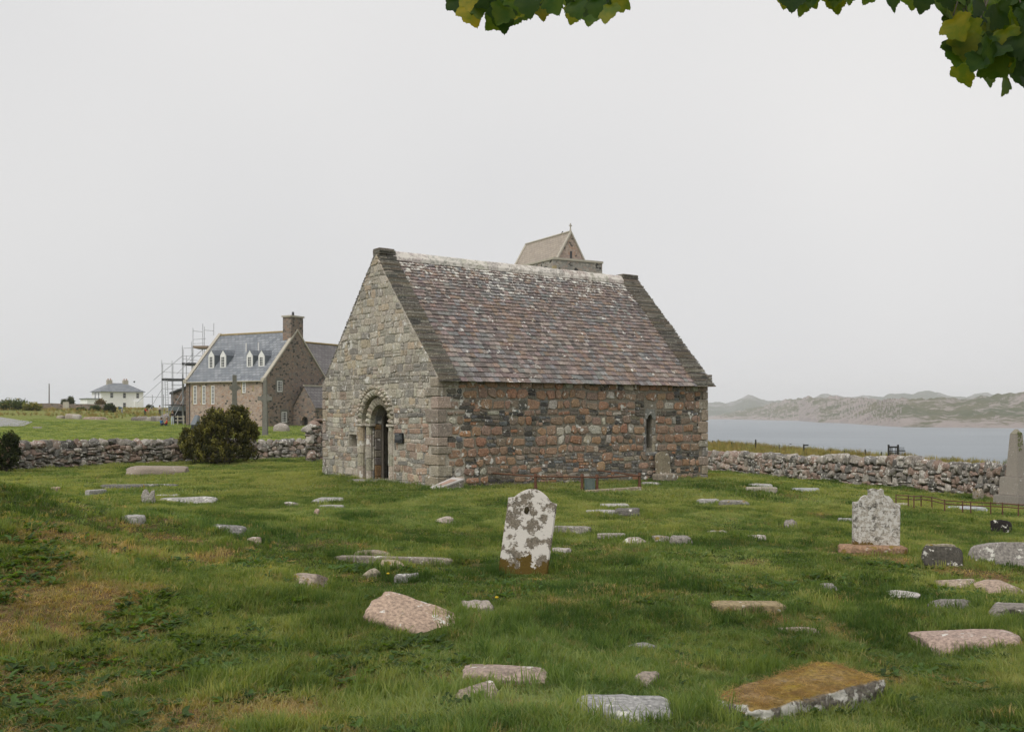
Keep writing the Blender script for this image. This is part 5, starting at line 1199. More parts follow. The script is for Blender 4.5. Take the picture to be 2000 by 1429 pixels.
# ================================================================== ABBEY TOWER
TA = R(30); D = 116; p = ray(1081, 502, D); TH = p.z
tw = empty('abbey_tower', (p.x, p.y, 0), TA); tag(tw, 'square abbey tower top with tan slated cap house above the chapel ridge', 'tower')
TWX, TWY = 6.9, 12.6
mb = MB(); mb.box((0, 0, -2), (TWX, TWY, TH - .25)); mb.build('tower_wall', M['grey_rubble'], tw)
mb = MB(); mb.box((-.1, -.1, TH - .25), (TWX + .1, .45, TH)); mb.box((-.1, .452, TH - .25), (.45, TWY + .1, TH)); mb.box((TWX - .45, .452, TH - .25), (TWX + .1, TWY + .1, TH)); mb.build('parapet_cope', M['cope'], tw)
mb = MB()
for z_ in range(int(TH) // 1 - 6, int(TH) + 1): mb.box((-.03, -.035, z_ - .9), (.42 if z_ % 2 else .3, .3, z_ - .02))
mb.build('corner_stone', M['sandstone'], tw)
CX0, CX1, CY0, CY1 = .95, 5.1, .9, 11.4; cm = (CX0 + CX1) / 2; CZ = TH - .5; CT = ray(1115, 459, D + 4.2).z
v, f = poly_prism([(CX0, CZ), (CX1, CZ), (cm, CT)], [], CY0, CY0 + .35, S_to3); me = mesh('cap_gable', v, f, M['pink_rubble']); fixn(me); obj('cap_gable', me, tw)
v, f = poly_prism([(CX0, CZ), (CX1, CZ), (cm, CT)], [], CY1 - .35, CY1, S_to3); me = mesh('cap_gable', v, f, M['pink_rubble']); fixn(me); obj('cap_gable', me, tw)
rt = uvbox('cap_roof', [[(CX0 - .1, CY1, CZ), (CX0 - .1, CY0 + .2, CZ), (cm, CY0 + .2, CT + .05), (cm, CY1, CT + .05)], [(CX1 + .1, CY0 + .2, CZ), (CX1 + .1, CY1, CZ), (cm, CY1, CT + .05), (cm, CY0 + .2, CT + .05)]], M['tan_slate'], tw)
for ya, yb in ((CY0 - .12, CY0 + .3), (CY1 - .3, CY1 + .12)):
    v, f = poly_prism([(CX0 - .22, CZ), (cm, CT + .05), (CX1 + .22, CZ), (CX1 + .05, CZ), (cm, CT - .2), (CX0 - .05, CZ)][:3] + [(CX1 + .02, CZ), (cm, CT - .28), (CX0 - .02, CZ)], [], ya, yb, S_to3)
    v = [(q[0], q[1], q[2] + .1) for q in v]; me = mesh('skew', v, f, M['cope']); fixn(me); obj('skew', me, tw)
mb = MB(); mb.tube((cm, CY0 + .2, CT + .1), (cm, CY1, CT + .1), .12, 6); mb.build('ridge', M['cope'], tw)
mb = MB(); mb.box((cm - .16, CY0 - .02, CZ + .35), (cm + .16, CY0 + .02, CZ + 1.55)); mb.build('louvre', M['dark_metal'], tw)
cr = MB(); cr.tube((cm, CY0 + .1, CT), (cm, CY0 + .1, CT + .5), .17, 6, .07); cr.box((cm - .055, CY0 + .05, CT + .3), (cm + .055, CY0 + .15, CT + 1.05)); cr.box((cm - .2, CY0 + .052, CT + .74), (cm + .2, CY0 + .148, CT + .85)); cr.build('finial_cross', M['cope'], tw)

# ================================================================== CROSSES, BOULDER, POSTS
def high_cross(u, vb, vt, D, label, wsh, arm, armv, ring, yaw):
    p = ray(u, vb, D); z0 = hh(p.x, p.y); H = ray(u, vt, D).z - z0; k = D / F
    r = empty('high_cross', (p.x, p.y, z0), yaw); tag(r, label, 'stone cross', 'standing stone crosses')
    zA = ray(u, armv, D).z - z0
    V = [(-wsh, -.14, -.3), (wsh, -.14, -.3), (wsh, .14, -.3), (-wsh, .14, -.3)]; t_ = wsh * .62
    V += [(-t_, -.09, H), (t_, -.09, H), (t_, .09, H), (-t_, .09, H)]
    mb = MB(); mb.add(V, BOXF); mb.build('shaft', M['cross'], r)
    mb = MB(); mb.box((-arm, -.085, zA - .17), (arm, .085, zA + .17)); mb.build('arms', M['cross'], r)
    n = 20; mb = MB()
    for i in range(n):
        a0, a1 = 2 * math.pi * i / n, 2 * math.pi * (i + 1) / n
        mb.add([(q * math.cos(aa), y_, zA + q * math.sin(aa)) for y_ in (-.07, .07) for (q, aa) in ((ring, a0), (ring, a1), (ring - .1, a1), (ring - .1, a0))], [(0,1,2,3), (7,6,5,4), (0,4,5,1), (2,6,7,3)])
    mb.build('ring', M['cross'], r)
    mb = MB(); mb.box((-.45, -.4, -.4), (.45, .4, .05)); mb.build('base', M['cross'], r); return r
high_cross(518, 838, 742, 88, 'dark ringed stone cross standing against the abbey corner', .24, .68, 778, .42, R(-12))
high_cross(458, 840, 732, 92, 'slender grey stone cross rising behind the dense shrub', .27, .46, 757, .36, R(30))
p = ray(550, 838, 100); V, Fq = lump(8, 2.6, .12, 31); o = obj('boulder', mesh('boulder', (np.array(V) * np.array([1.6, 1.3, 1.5])).tolist(), Fq, M['grave'], True), None, (.33, .29, .255, .05)); o.location = (p.x, p.y, hh(p.x, p.y) + .05); tag(o, 'pale rounded boulder on the lawn before the abbey gable', 'boulder')
p = ray(381, 845, 78); z0 = hh(p.x, p.y); r = empty('lawn_sign', (p.x, p.y, z0), R(-25)); tag(r, 'grey blue sign box on a post rising behind the dense shrub', 'sign')
mb = MB(); mb.box((-.22, -.2, -.2), (.22, .2, ray(381, 829, 78).z - z0)); mb.build('post', M['dark_metal'], r)
ht = ray(381, 810, 78).z - z0; hb_ = ray(381, 829, 78).z - z0
mb = MB(); mb.add([(-.27, -.25, hb_), (.27, -.25, hb_), (.27, .25, hb_), (-.27, .25, hb_), (-.10, .1, ht), (.2, .1, ht), (.27, .25, ht - .1), (-.2, .25, ht - .1)], BOXF); mb.build('panel', M['lead'], r)

# ================================================================== SCAFFOLD
sf = empty('scaffold', ray(340, 830, 127), 0); sf.location.z = 0; tag(sf, 'galvanised tube scaffold climbing the far end of the abbey range', 'scaffold'); so_ = sf.location
def tubepx(name, u0, v0, u1, v1, D=127, D1=None, r=.035, mat='steel'):
    a_ = ray(u0, v0, D) - so_; b_ = ray(u1, v1, D1 or D) - so_; mb = MB(); mb.tube(a_, b_, r, 5); mb.build(name, M[mat], sf)
for (u, vt, vb) in ((316, 703, 833), (336, 704, 833), (356, 674, 833), (374.5, 667, 833), (377, 640, 740), (396, 632, 700), (399, 638, 690), (417.5, 631, 655), (297.5, 771, 800), (319.5, 770, 800), (364, 694, 760), (357, 730, 820)):
    tubepx('upright', u, vt, u, vb); 
    if vb > 800: tubepx('upright', u + 1.8, vt + 8, u + 1.8, vb, 128.5)
for (u0, v0, u1, v1) in ((315, 709.5, 356, 711), (316, 726, 372, 729), (316, 738, 360, 740), (355, 680, 376, 679), (355, 695, 395, 694.5), (377, 646, 396, 648), (399, 644.5, 418, 646), (377, 663, 402, 661), (377, 671, 400, 670), (280, 774.5, 336, 776), (335, 752, 362, 752), (316, 790, 336, 791), (356, 700, 386, 704), (316, 759, 357, 759)):
    tubepx('ledger', u0, v0, u1, v1)
for (u0, v0, u1, v1) in ((315, 744, 268, 786), (356, 695, 300, 742), (396, 682, 345, 730), (357, 763, 328, 812), (360, 775, 341, 812), (316, 760, 290, 803), (376, 690, 358, 716)):
    tubepx('brace', u0, v0, u1, v1, 127, 126)
def board(u0, u1, v0, v1, mat):
    a_ = ray(u0, v0, 126.3) - so_; b_ = ray(u1, v1, 126.3) - so_; mb = MB(); mb.box((min(a_.x, b_.x), a_.y, b_.z), (max(a_.x, b_.x), a_.y + 2.6, a_.z)); mb.build('platform', M[mat], sf)
board(315.5, 362, 739, 743, 'dark_metal'); board(355, 381, 708, 712.5, 'dark_metal'); board(377, 405, 675, 679.5, 'board'); board(322, 352, 789.5, 791.5, 'dark_metal')
for u in (322, 327): tubepx('ladder_rail', u, 742, u + 2.5, 815, 126)
for k in range(14): tubepx('ladder_rung', 322.2 + k * .17, 746 + k * 5, 327.2 + k * .17, 746 + k * 5, 126, None, .025)
# outbuilding under the scaffold
D = 131; a_, b_ = ray(334, 770, D), ray(372, 770, D); rb = empty('outbuilding', (a_.x, D, 0), 0); tag(rb, 'dark lean to shed beneath the scaffold', 'shed')
zt0, zt1 = ray(334, 768, D).z, ray(362, 754, D).z
mb = MB(); mb.add([(0, 0, -1), (b_.x - a_.x, 0, -1), (b_.x - a_.x, 5, -1), (0, 5, -1), (0, 0, zt0 - .1), (b_.x - a_.x, 0, zt1), (b_.x - a_.x, 5, zt1), (0, 5, zt0 - .1)], BOXF); mb.build('wall', M['brown_rubble'], rb)
mb = MB(); mb.add([(-.15, -.2, zt0 - .1), (b_.x - a_.x, -.2, zt1 + .02), (b_.x - a_.x, 5.2, zt1 + .02), (-.15, 5.2, zt0 - .1), (-.15, -.2, zt0 + .12), (b_.x - a_.x, -.2, zt1 + .25), (b_.x - a_.x, 5.2, zt1 + .25), (-.15, 5.2, zt0 + .12)], BOXF); mb.build('roof', M['dark_metal'], rb)
za, zb2 = ray(340, 793, D).z, ray(340, 802, D).z; mb = MB(); mb.box((.1, -1.2, zb2), (b_.x - a_.x, -.02, za)); mb.build('canopy', M['lead'], rb)
mb = MB(); mb.box((.3, -.03, -.5), (b_.x - a_.x, -.004, zb2 - .05)); mb.build('dark_opening_sheet', M['black'], rb)  # black sheet on the wall, its colour standing in for the shade inside
fn = empty('timber_barrier', ray(346, 830, 124), 0); fn.location.z = hh(fn.location.x, fn.location.y); tag(fn, 'low pale timber barrier in front of the shed', 'barrier')
for u in (347, 359): mb = MB(); xx = ray(u, 800, 124).x - fn.location.x; mb.box((xx - .06, -.06, -.2), (xx + .06, .06, 1.15)); mb.build('post', M['cope'], fn)
for z_ in (.55, 1.0): mb = MB(); mb.box((ray(342, 800, 124).x - fn.location.x, -.03, z_ - .05), (ray(361, 800, 124).x - fn.location.x, .03, z_ + .05)); mb.build('rail', M['cope'], fn)

# ================================================================== WHITE HOUSE
D = 300; HR = R(40); p = ray(280, 797, D); zb = p.z - .6
wh = empty('white_house', (p.x, p.y, zb), HR); tag(wh, 'distant white two storey house with hipped blue grey slate roof', 'house')
HW, HDp = 12.3, 8.5; ez = ray(280, 765.5, D).z - zb; rz_ = ray(240, 749, D + 4).z - zb
mb = MB(); mb.box((-HW, 0, -2), (0, HDp, ez)); mb.build('wall', M['harl'], wh)
o_ = .6; uvbox('roof', [[(-HW - o_, -o_, ez), (o_, -o_, ez), (-HDp / 2 + .4, HDp / 2, rz_), (-HW + HDp / 2 - .4, HDp / 2, rz_)], [(-HW - o_, HDp + o_, ez), (-HW - o_, -o_, ez), (-HW + HDp / 2 - .4, HDp / 2, rz_)], [(o_, -o_, ez), (o_, HDp + o_, ez), (-HDp / 2 + .4, HDp / 2, rz_)], [(o_, HDp + o_, ez), (-HW - o_, HDp + o_, ez), (-HW + HDp / 2 - .4, HDp / 2, rz_), (-HDp / 2 + .4, HDp / 2, rz_)], [(-HW - o_, -o_, ez - .05), (-HW - o_, HDp + o_, ez - .05), (o_, HDp + o_, ez - .05), (o_, -o_, ez - .05)]], M['blue_slate'], wh)
for x in (-HW + 3.7, -3.9):
    mb = MB(); mb.box((x - .75, HDp / 2 - .5, rz_ - 1), (x + .75, HDp / 2 + .5, rz_ + .9)); c_ = mb.build('chimney', M['cope'], wh)
    mb = MB(); [mb.tube((x + dx, HDp / 2, rz_ + .9), (x + dx, HDp / 2, rz_ + 1.35), .16, 6) for dx in (-.35, .35)]; mb.build('chimney_pots', M['clay'], c_)
for (x, z0, z1) in ((-9.3, 3.75, 5.35), (-5.6, 3.7, 5.3), (-1.7, 3.7, 5.3), (-9.3, .8, 2.4), (-5.6, .8, 2.4), (-1.2, .8, 2.4), (-2.6, .8, 2.4)): sash('window', wh, x, z0 + ez - 5.6, z1 + ez - 5.6, .95 if x != -2.6 else .5, 0, 'y', 1, 2, .08, .06)
for y_ in (2.2, 5.4):
    w2 = empty('window', (0, 0, 0), 0, wh); mb = MB(); mb.box((-HW - .02, y_ - .4, ez - 1.9), (-HW + .02, y_ + .4, ez - .3)); mb.build('pane', M['glass'], w2)
mb = MB(); mb.box((-2.9, -.9, -2), (-.6, -.005, ez - 2.75)); mb.build('bay', M['harl'], wh)
ln_ = mb = MB(); mb.box((-HW - 3.6, 1.0, -2), (-HW - .005, HDp - 1, ez - 2.2)); mb.build('side_wing', M['harl'], wh); mb = MB(); mb.box((-HW - 3.9, .7, ez - 2.2), (-HW - .006, HDp - .7, ez - 1.95)); mb.build('wing_roof', M['lead'], wh)

# ================================================================== FAR LEFT: pole, old wall, birds, path
p = ray(96, 790, 185); pl = MB(); pl.tube((0, 0, -1), (0, 0, ray(96, 749, 185).z - hh(p.x, p.y)), .12, 6, .09); o = pl.build('utility_pole', M['pole_wood']); o.location = (p.x, p.y, hh(p.x, p.y)); tag(o, 'lone timber utility pole on the skyline', 'pole')
def far_wall(pts, h0, h1, label, mat, t_=.6):
    P = [ray(u, v_, D) for u, v_, D in pts]; root = empty('old_wall', (P[0].x, P[0].y, 0)); o0 = root.location
    V = []
    for i, q in enumerate(P):
        zt = q.z + (rng.uniform(-.06, .06)); V += [(q.x - o0.x, q.y - o0.y, hh(q.x, q.y) - .6), (q.x - o0.x, q.y - o0.y + t_, hh(q.x, q.y) - .6), (q.x - o0.x, q.y - o0.y + t_, zt), (q.x - o0.x, q.y - o0.y, zt)]
    n = len(P); Fs = [(i * 4 + j, i * 4 + (j + 1) % 4, i * 4 + 4 + (j + 1) % 4, i * 4 + 4 + j) for i in range(n - 1) for j in range(4)] + [(0, 1, 2, 3), tuple(4 * (n - 1) + j for j in (3, 2, 1, 0))]
    me_ = mesh('wall_face', V, Fs, M[mat]); fixn(me_); obj('wall_face', me_, root); tag(root, label, 'wall'); return root
far_wall([(72, 787, 178), (100, 787.5, 178), (130, 788.5, 178), (165, 789, 178), (206, 790.5, 178)], 0, 0, 'ruined brown stone wall with a pale slab below the skyline', 'brown_rubble')
far_wall([(225, 796.5, 205), (260, 797, 205), (300, 798, 200), (338, 799, 195)], 0, 0, 'long pinkish field wall below the white house', 'pink_rubble')
p = ray(129, 806, 172); o = MB().box((-.5, -.08, -.5), (.5, .08, 1.35)).build('standing_slab', M['cope']); o.location = (p.x, p.y, hh(p.x, p.y)); tag(o, 'pale upright slab set before the ruined brown wall', 'slab')
a_ = ray(73, 836, 62); a_ = G(73, 837); o = MB().box((-.42, -.25, -.1), (.42, .25, .22)).build('lawn_slab', M['grave'], None, (.38, .35, .31, .05)); o.location = a_; o.rotation_euler = (0, 0, R(20)); tag(o, 'pale oblong slab lying on the lawn near the path', 'slab')
for i, (u, v_, w_, h_, c) in enumerate([(119, 817.5, 1.0, .5, (.36, .31, .25)), (141, 820.5, 1.9, .9, (.33, .28, .23)), (150, 820.5, 1.2, .8, (.44, .40, .36)), (186, 818, 3.4, .45, (.36, .27, .22)), (268, 820.5, 1.6, .6, (.16, .14, .125)), (278, 820, 1.8, .7, (.22, .19, .17)), (291, 820.5, 1.3, .6, (.36, .33, .29)), (303, 821, 1.9, .8, (.18, .16, .15)), (314, 820, 1.4, .9, (.30, .27, .25)), (322, 817, 1.4, 1.2, (.27, .23, .21))]):
    q = ray(u, v_, 140); V, Fq = lump(4, 3.4, .25, 600 + i); o = obj('ledge_rock', mesh('ledge_rock', (np.array(V) * np.array([w_, .9, h_ * 1.5])).tolist(), Fq, M['grave'], True), None, c + (.04,)); o.location = (q.x, q.y, hh(q.x, q.y) + .05)
    tag(o, ['lone small tan rock at the end of the lawn ledge', 'brownish rock beside the palest rock on the lawn ledge', 'palest rock on the lawn ledge below the old wall', 'long low pinkish rock strip on the lawn ledge', 'dark rock ending the broken ledge toward the white house', 'grey brown rock beside the dark end rock of the ledge', 'pale rock in the broken ledge near the red jacketed person', 'wide dark rock in the broken ledge below the scaffold', 'brownish rock in the ledge behind the seated people', 'tallest rock of the ledge on the abbey side'][i], 'rock', 'rocks along the lawn edge')
# path
U0 = [(-70, 805), (0, 815), (30, 819.5), (63, 824)]; U1 = [(-70, 834), (0, 833.5), (45, 833), (63.5, 824.6)]
V = []; n = 14
for k in range(n + 1):
    t_ = k / n; ua = np.interp(t_, [0, .45, .7, 1], [q[0] for q in U0]); va = np.interp(t_, [0, .45, .7, 1], [q[1] for q in U0]); ub = np.interp(t_, [0, .45, .7, 1], [q[0] for q in U1]); vb = np.interp(t_, [0, .45, .7, 1], [q[1] for q in U1])
    pa, pb = G(ua, va), G(ub, vb)
    for j in range(9):
        q = pa + (pb - pa) * j / 8; V.append((q.x, q.y, hh(q.x, q.y) + .05))
Fs = [(k * 9 + j, k * 9 + 9 + j, k * 9 + 10 + j, k * 9 + j + 1) for k in range(n) for j in range(8)]
struct(obj('path', mesh('path', V, Fs, plain('path_gravel', (.27, .265, .26), .95, scale=3, vary=.2))))
def bird(u, v_, D, s, label, roll):
    p = ray(u, v_, D); r = empty('bird', p, R(30)); r.rotation_euler = (0, roll, R(30)); tag(r, label, 'bird')
    V, Fq = lump(4, 2.2, .05, 5); obj('body', mesh('body', (np.array(V) * np.array([s * .8, s * .24, s * .24])).tolist(), Fq, M['black'], True), r)
    for sd in (-1, 1):
        mb = MB(); mb.add([(s * .22, 0, 0), (-s * .18, 0, 0), (-s * .2, sd * s * .9, s * .35), (s * .02, sd * s * .95, s * .36)] , [(0, 1, 2, 3)]); mb.add([(s * .22, 0, -.02), (-s * .18, 0, -.02), (-s * .2, sd * s * .9, s * .35 - .01), (s * .02, sd * s * .95, s * .35)], [(3, 2, 1, 0)]); mb.build('wing', M['black'], r)
bird(262, 746, 130, .38, 'black bird flying above the white house', .5)
bird(1857, 894, 60, .12, 'tiny dark bird flying low over the water', .3)
bird(1544, 867, 90, .22, 'small dark bird skimming the grassy edge', 0)
p = ray(1098, 456, 120); r = empty('bird', p); tag(r, 'tiny dark bird perched on the tower ridge', 'bird'); V, Fq = lump(4, 2.2, .1, 6); obj('body', mesh('body', (np.array(V) * np.array([.22, .2, .36])).tolist(), Fq, M['black'], True), r); o = obj('head', mesh('head', (np.array(V) * np.array([.13, .13, .13])).tolist(), Fq, M['black'], True), r); o.location = (.05, 0, .2)

# ================================================================== FENCE AND GATE ABOVE THE SHORE
def on_field(u, D): x = (u - 1000) / F * D; return Vector((x, D, hh(x, D)))
fc = [(1392, 86, 860), (1429, 82, 866), (1457, 80, 868), (1476, 76, 858), (1522, 74, 868), (1570, 70, 867), (1622, 66, 877), (1649, 64, 879), (1690, 62, 877), (1722, 60, 882)]
wf = empty('wire_fence', on_field(1392, 86)); tag(wf, 'post and wire fence on the grass above the shore', 'fence'); o0 = wf.location.copy(); tops = []
for (u, D, vt) in fc:
    q = on_field(u, D); zt = max(ray(u, vt, D).z, q.z + .35) - q.z; mb = MB(); rr_ = .055 if vt < 870 and u in (1392, 1476, 1570) else .03
    mb.tube(q - o0 + Vector((0, 0, -.3)), q - o0 + Vector((0, 0, zt)), rr_, 6); mb.build('post', M['wood_dark'], wf); tops.append(q - o0 + Vector((0, 0, .55)))
    if u == 1570: mb = MB(); mb.box((q.x - o0.x, q.y - o0.y - .03, zt - .12 + q.z - o0.z), (q.x - o0.x + .32, q.y - o0.y + .03, zt - .02 + q.z - o0.z)); mb.build('finger_arm', M['wood_dark'], wf)
for a_, b_ in zip(tops, tops[1:]):
    for dz in (0, -.22): mb = MB(); mb.tube(a_ + Vector((0, 0, dz)), b_ + Vector((0, 0, dz)), .006, 4); mb.build('wire', M['steel'], wf)
D = 58; q = on_field(1734, D); k = D / F
gt = empty('timber_gate', q, R(-12)); tag(gt, 'dark timber gate with square posts on the shore edge', 'gate'); z1 = ray(1734, 868, D).z - q.z
for x in (0, 17.5): mb = MB(); mb.box((x * k, -.09, -.3), ((x + 2.9) * k, .09, z1)); mb.build('post', M['wood_dark'], gt)
for fz, hz_ in ((.86, .09), (.60, .05), (.40, .05), (.2, .08), (.5, .05)): mb = MB(); mb.box((2.8 * k, -.03, z1 * fz - hz_ / 2), (17.6 * k, .03, z1 * fz + hz_ / 2)); mb.build('gate_rail', M['wood_dark'], gt)
for x in (4.5, 6, 8, 13.5, 16.5): mb = MB(); mb.box(((x - .5) * k, -.045, .05), ((x + .5) * k, -.031, z1 * .86)); mb.build('gate_bar', M['wood_dark'], gt)
for i, x in enumerate((21.5, 23.5, 25.5, 27.5, 29.5, 31.5, 33.5)): mb = MB(); mb.box(((x - .25) * k, .3, 0), ((x + .25) * k, .34, z1 * (.85 if x < 32 else .6))); mb.build('picket', M['wood_dark'], gt)
mb = MB(); mb.box((20.4 * k, .28, z1 * .6), (34 * k, .3, z1 * .66)); mb.build('picket_rail', M['wood_dark'], gt)
mb = MB(); mb.box((20.4 * k, .281, z1 * .15), (34 * k, .3, z1 * .22)); mb.build('picket_rail', M['wood_dark'], gt)

# ================================================================== PEOPLE
def person(loc, yaw, pose, cols, label):
    """one continuous skinned body; cols = skin, top, legs, hair"""
    J = {'stand': dict(pelvis=(0,0,.95), chest=(0,0,1.28), neck=(0,-.01,1.46), head=(0,-.04,1.60), crown=(0,-.03,1.71), shL=(.17,0,1.40), elL=(.24,.0,1.13), haL=(.07,-.24,1.14), shR=(-.17,0,1.40), elR=(-.24,.0,1.13), haR=(-.05,-.25,1.14), hiL=(.09,0,.92), knL=(.10,-.02,.50), anL=(.10,.02,.09), toL=(.12,-.16,.04), hiR=(-.09,0,.92), knR=(-.10,0,.50), anR=(-.11,.05,.09), toR=(-.12,-.12,.04)),
         'sit': dict(pelvis=(0,0,.14), chest=(0,.04,.48), neck=(0,.02,.66), head=(0,-.03,.80), crown=(0,-.02,.91), shL=(.17,.02,.60), elL=(.26,-.08,.36), haL=(.10,-.28,.36), shR=(-.17,.02,.60), elR=(-.26,-.08,.36), haR=(-.10,-.28,.36), hiL=(.10,-.02,.12), knL=(.20,-.42,.36), anL=(.12,-.66,.07), toL=(.14,-.82,.05), hiR=(-.10,-.02,.12), knR=(-.20,-.42,.34), anR=(-.12,-.64,.07), toR=(-.14,-.80,.05)),
         'bend': dict(pelvis=(0,0,.80), chest=(0,-.28,1.0), neck=(0,-.44,1.06), head=(0,-.56,1.05), crown=(0,-.64,1.0), shL=(.18,-.38,1.0), elL=(.22,-.5,.75), haL=(.12,-.62,.55), shR=(-.18,-.38,1.0), elR=(-.22,-.5,.75), haR=(-.12,-.62,.55), hiL=(.09,0,.78), knL=(.12,-.12,.42), anL=(.12,.04,.08), toL=(.13,-.14,.04), hiR=(-.09,0,.78), knR=(-.12,-.08,.42), anR=(-.12,.06,.08), toR=(-.13,-.12,.04))}[pose]
    Rd = dict(pelvis=.15, chest=.165, neck=.055, head=.10, crown=.07, shL=.075, shR=.075, elL=.055, elR=.055, haL=.042, haR=.042, hiL=.10, hiR=.10, knL=.075, knR=.075, anL=.05, anR=.05, toL=.04, toR=.04)
    E_ = [('pelvis','chest'), ('chest','neck'), ('neck','head'), ('head','crown'), ('chest','shL'), ('shL','elL'), ('elL','haL'), ('chest','shR'), ('shR','elR'), ('elR','haR'), ('pelvis','hiL'), ('hiL','knL'), ('knL','anL'), ('anL','toL'), ('pelvis','hiR'), ('hiR','knR'), ('knR','anR'), ('anR','toR')]
    names = list(J); me_ = bpy.data.meshes.new('body'); me_.from_pydata([J[n_] for n_ in names], [(names.index(a_), names.index(b_)) for a_, b_ in E_], [])
    tmp = bpy.data.objects.new('tmp', me_); COL.objects.link(tmp)
    sk = tmp.modifiers.new('s', 'SKIN'); sk.use_smooth_shade = True
    for i, n_ in enumerate(names): me_.skin_vertices[0].data[i].radius = (Rd[n_], Rd[n_] * (.75 if n_ in ('chest', 'pelvis') else 1)); me_.skin_vertices[0].data[i].use_root = n_ == 'pelvis'
    sb = tmp.modifiers.new('d', 'SUBSURF'); sb.levels = 1; sb.render_levels = 1
    dg = bpy.context.evaluated_depsgraph_get(); ev = bpy.data.meshes.new_from_object(tmp.evaluated_get(dg)); bpy.data.objects.remove(tmp)
    ev.materials.clear(); mats = [plain('cloth_or_skin', c, .9, vary=.1) for c in cols[:3]]
    for m_ in mats: ev.materials.append(m_)
    grp = lambda n_: 0 if n_ in ('neck', 'head', 'crown', 'haL', 'haR') else (1 if n_ in ('chest', 'shL', 'shR', 'elL', 'elR') else 2)
    for pg in ev.polygons:
        c_ = pg.center; best = min(names, key=lambda n_: (Vector(J[n_]) - c_).length / (Rd[n_] + .12)); pg.material_index = grp(best)
    r = empty('person', loc, yaw); obj('body', ev, r)
    V, Fq = lump(5, 2.2, .06, 9); hd = Vector(J['head']).lerp(Vector(J['crown']), .55)
    h_ = obj('hair', mesh('hair', (np.array(V) * np.array([.24, .25, .25])).tolist(), Fq, plain('hair', cols[3], .8), True), r); h_.location = hd + Vector((0, .035, .02))
    for s in (-1, 1):
        pass
    tag(r, label, 'person'); return r
def pp(u, v_, D): q = ray(u, v_, D); return Vector((q.x, q.y, hh(q.x, q.y)))
SK = (.42, .27, .19)
person(pp(337, 828, 122), R(10), 'stand', [SK, (.025, .024, .026), (.50, .55, .60), (.16, .09, .045)], 'person standing in dark jacket and pale jeans looking down at their hands')
person(pp(315.5, 832, 118), R(70), 'sit', [SK, (.03, .15, .32), (.03, .035, .05), (.07, .05, .035)], 'person in blue jacket sitting on the lawn')
person(pp(325.5, 832, 118), R(-70), 'sit', [SK, (.52, .07, .03), (.03, .03, .035), (.25, .17, .1)], 'person in orange red jacket sitting on the lawn')
person(pp(283, 815, 160), R(60), 'bend', [SK, (.50, .03, .03), (.04, .07, .05), (.05, .04, .03)], 'person in red jacket bending beyond the stone ledge')
person(pp(239, 815, 165), R(-90), 'bend', [SK, (.03, .13, .20), (.35, .36, .38), (.05, .04, .03)], 'person in blue jacket bending beside the dark bush')
person(pp(312, 816, 160), R(0), 'stand', [SK, (.45, .40, .35), (.06, .06, .06), (.03, .025, .02)], 'person in pale top standing below the scaffold ladder')

# ================================================================== SHRUBS
def spray_bush(name, base, lobes, nshoot, leaf, cols, label, cat, seed, upright=.6, group=None, shoot_leaf=26):
    """shoots that leave the base and end on the lobes' surfaces, leaves along them"""
    r = random.Random(seed); root = empty(name, base); tag(root, label, cat, group)
    stem = MB(); V = []; Fs = []; C = []
    tot = sum(l[3] * l[4] for l in lobes)
    for i in range(nshoot):
        q = r.random() * tot
        for l in lobes:
            q -= l[3] * l[4]
            if q <= 0: break
        cx_, cy_, cz_, rx, rz = l[0], l[1], l[2], l[3], l[4]
        while True:
            d_ = Vector((r.gauss(0, 1), r.gauss(0, 1), r.gauss(.35, 1))).normalized()
            if d_.z > -.5: break
        rad = r.uniform(.45, 1.0) ** .5 * r.uniform(.88, 1.12) * (1.18 if r.random() < .16 else 1)
        tip = Vector((cx_ + d_.x * rx * rad, cy_ + d_.y * rx * rad * .85, max(.03, cz_ + d_.z * rz * rad)))
        dirn = (d_ * (1 - upright) + Vector((0, 0, 1)) * upright + Vector((r.uniform(-.3, .3), r.uniform(-.3, .3), 0))).normalized()
        ln = r.uniform(.18, .42) * leaf * 12; st = tip - dirn * ln
        if i % 12 == 0: stem.tube((st.x * .25, st.y * .25, -.05), st, .018, 4, .006)
        shade = r.random() ** 1.6; c = tuple(a_ + (b_ - a_) * shade for a_, b_ in zip(cols[0], cols[1]))
        if r.random() < .07: c = cols[2]
        for k in range(shoot_leaf):
            t_ = k / shoot_leaf; p = st + dirn * ln * t_ + Vector((r.gauss(0, leaf * .5), r.gauss(0, leaf * .5), r.gauss(0, leaf * .4)))
            if p.z < -.05: continue
            a_ = (dirn + Vector((r.uniform(-1, 1), r.uniform(-1, 1), r.uniform(-.4, .8)))).normalized(); s_ = a_.orthogonal().normalized(); s_ = (s_ * math.cos(r.uniform(0, 6.3)) + a_.cross(s_) * math.sin(r.uniform(0, 6.3))).normalized()
            L = leaf * r.uniform(.7, 1.4); W = leaf * .3; b_ = len(V)
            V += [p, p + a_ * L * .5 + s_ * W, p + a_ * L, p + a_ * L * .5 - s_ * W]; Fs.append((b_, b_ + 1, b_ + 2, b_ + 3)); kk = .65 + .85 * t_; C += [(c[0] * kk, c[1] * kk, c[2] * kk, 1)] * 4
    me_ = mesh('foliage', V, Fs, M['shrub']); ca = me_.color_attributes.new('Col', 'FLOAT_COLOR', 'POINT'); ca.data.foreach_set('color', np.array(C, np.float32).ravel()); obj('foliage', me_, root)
    stem.build('stem', M['bark'], root); return root
b = G(430, 903); k = b.y / F
px = lambda u, v_, dy=0: ((u - 430) * k, dy, (903 - v_) * k)
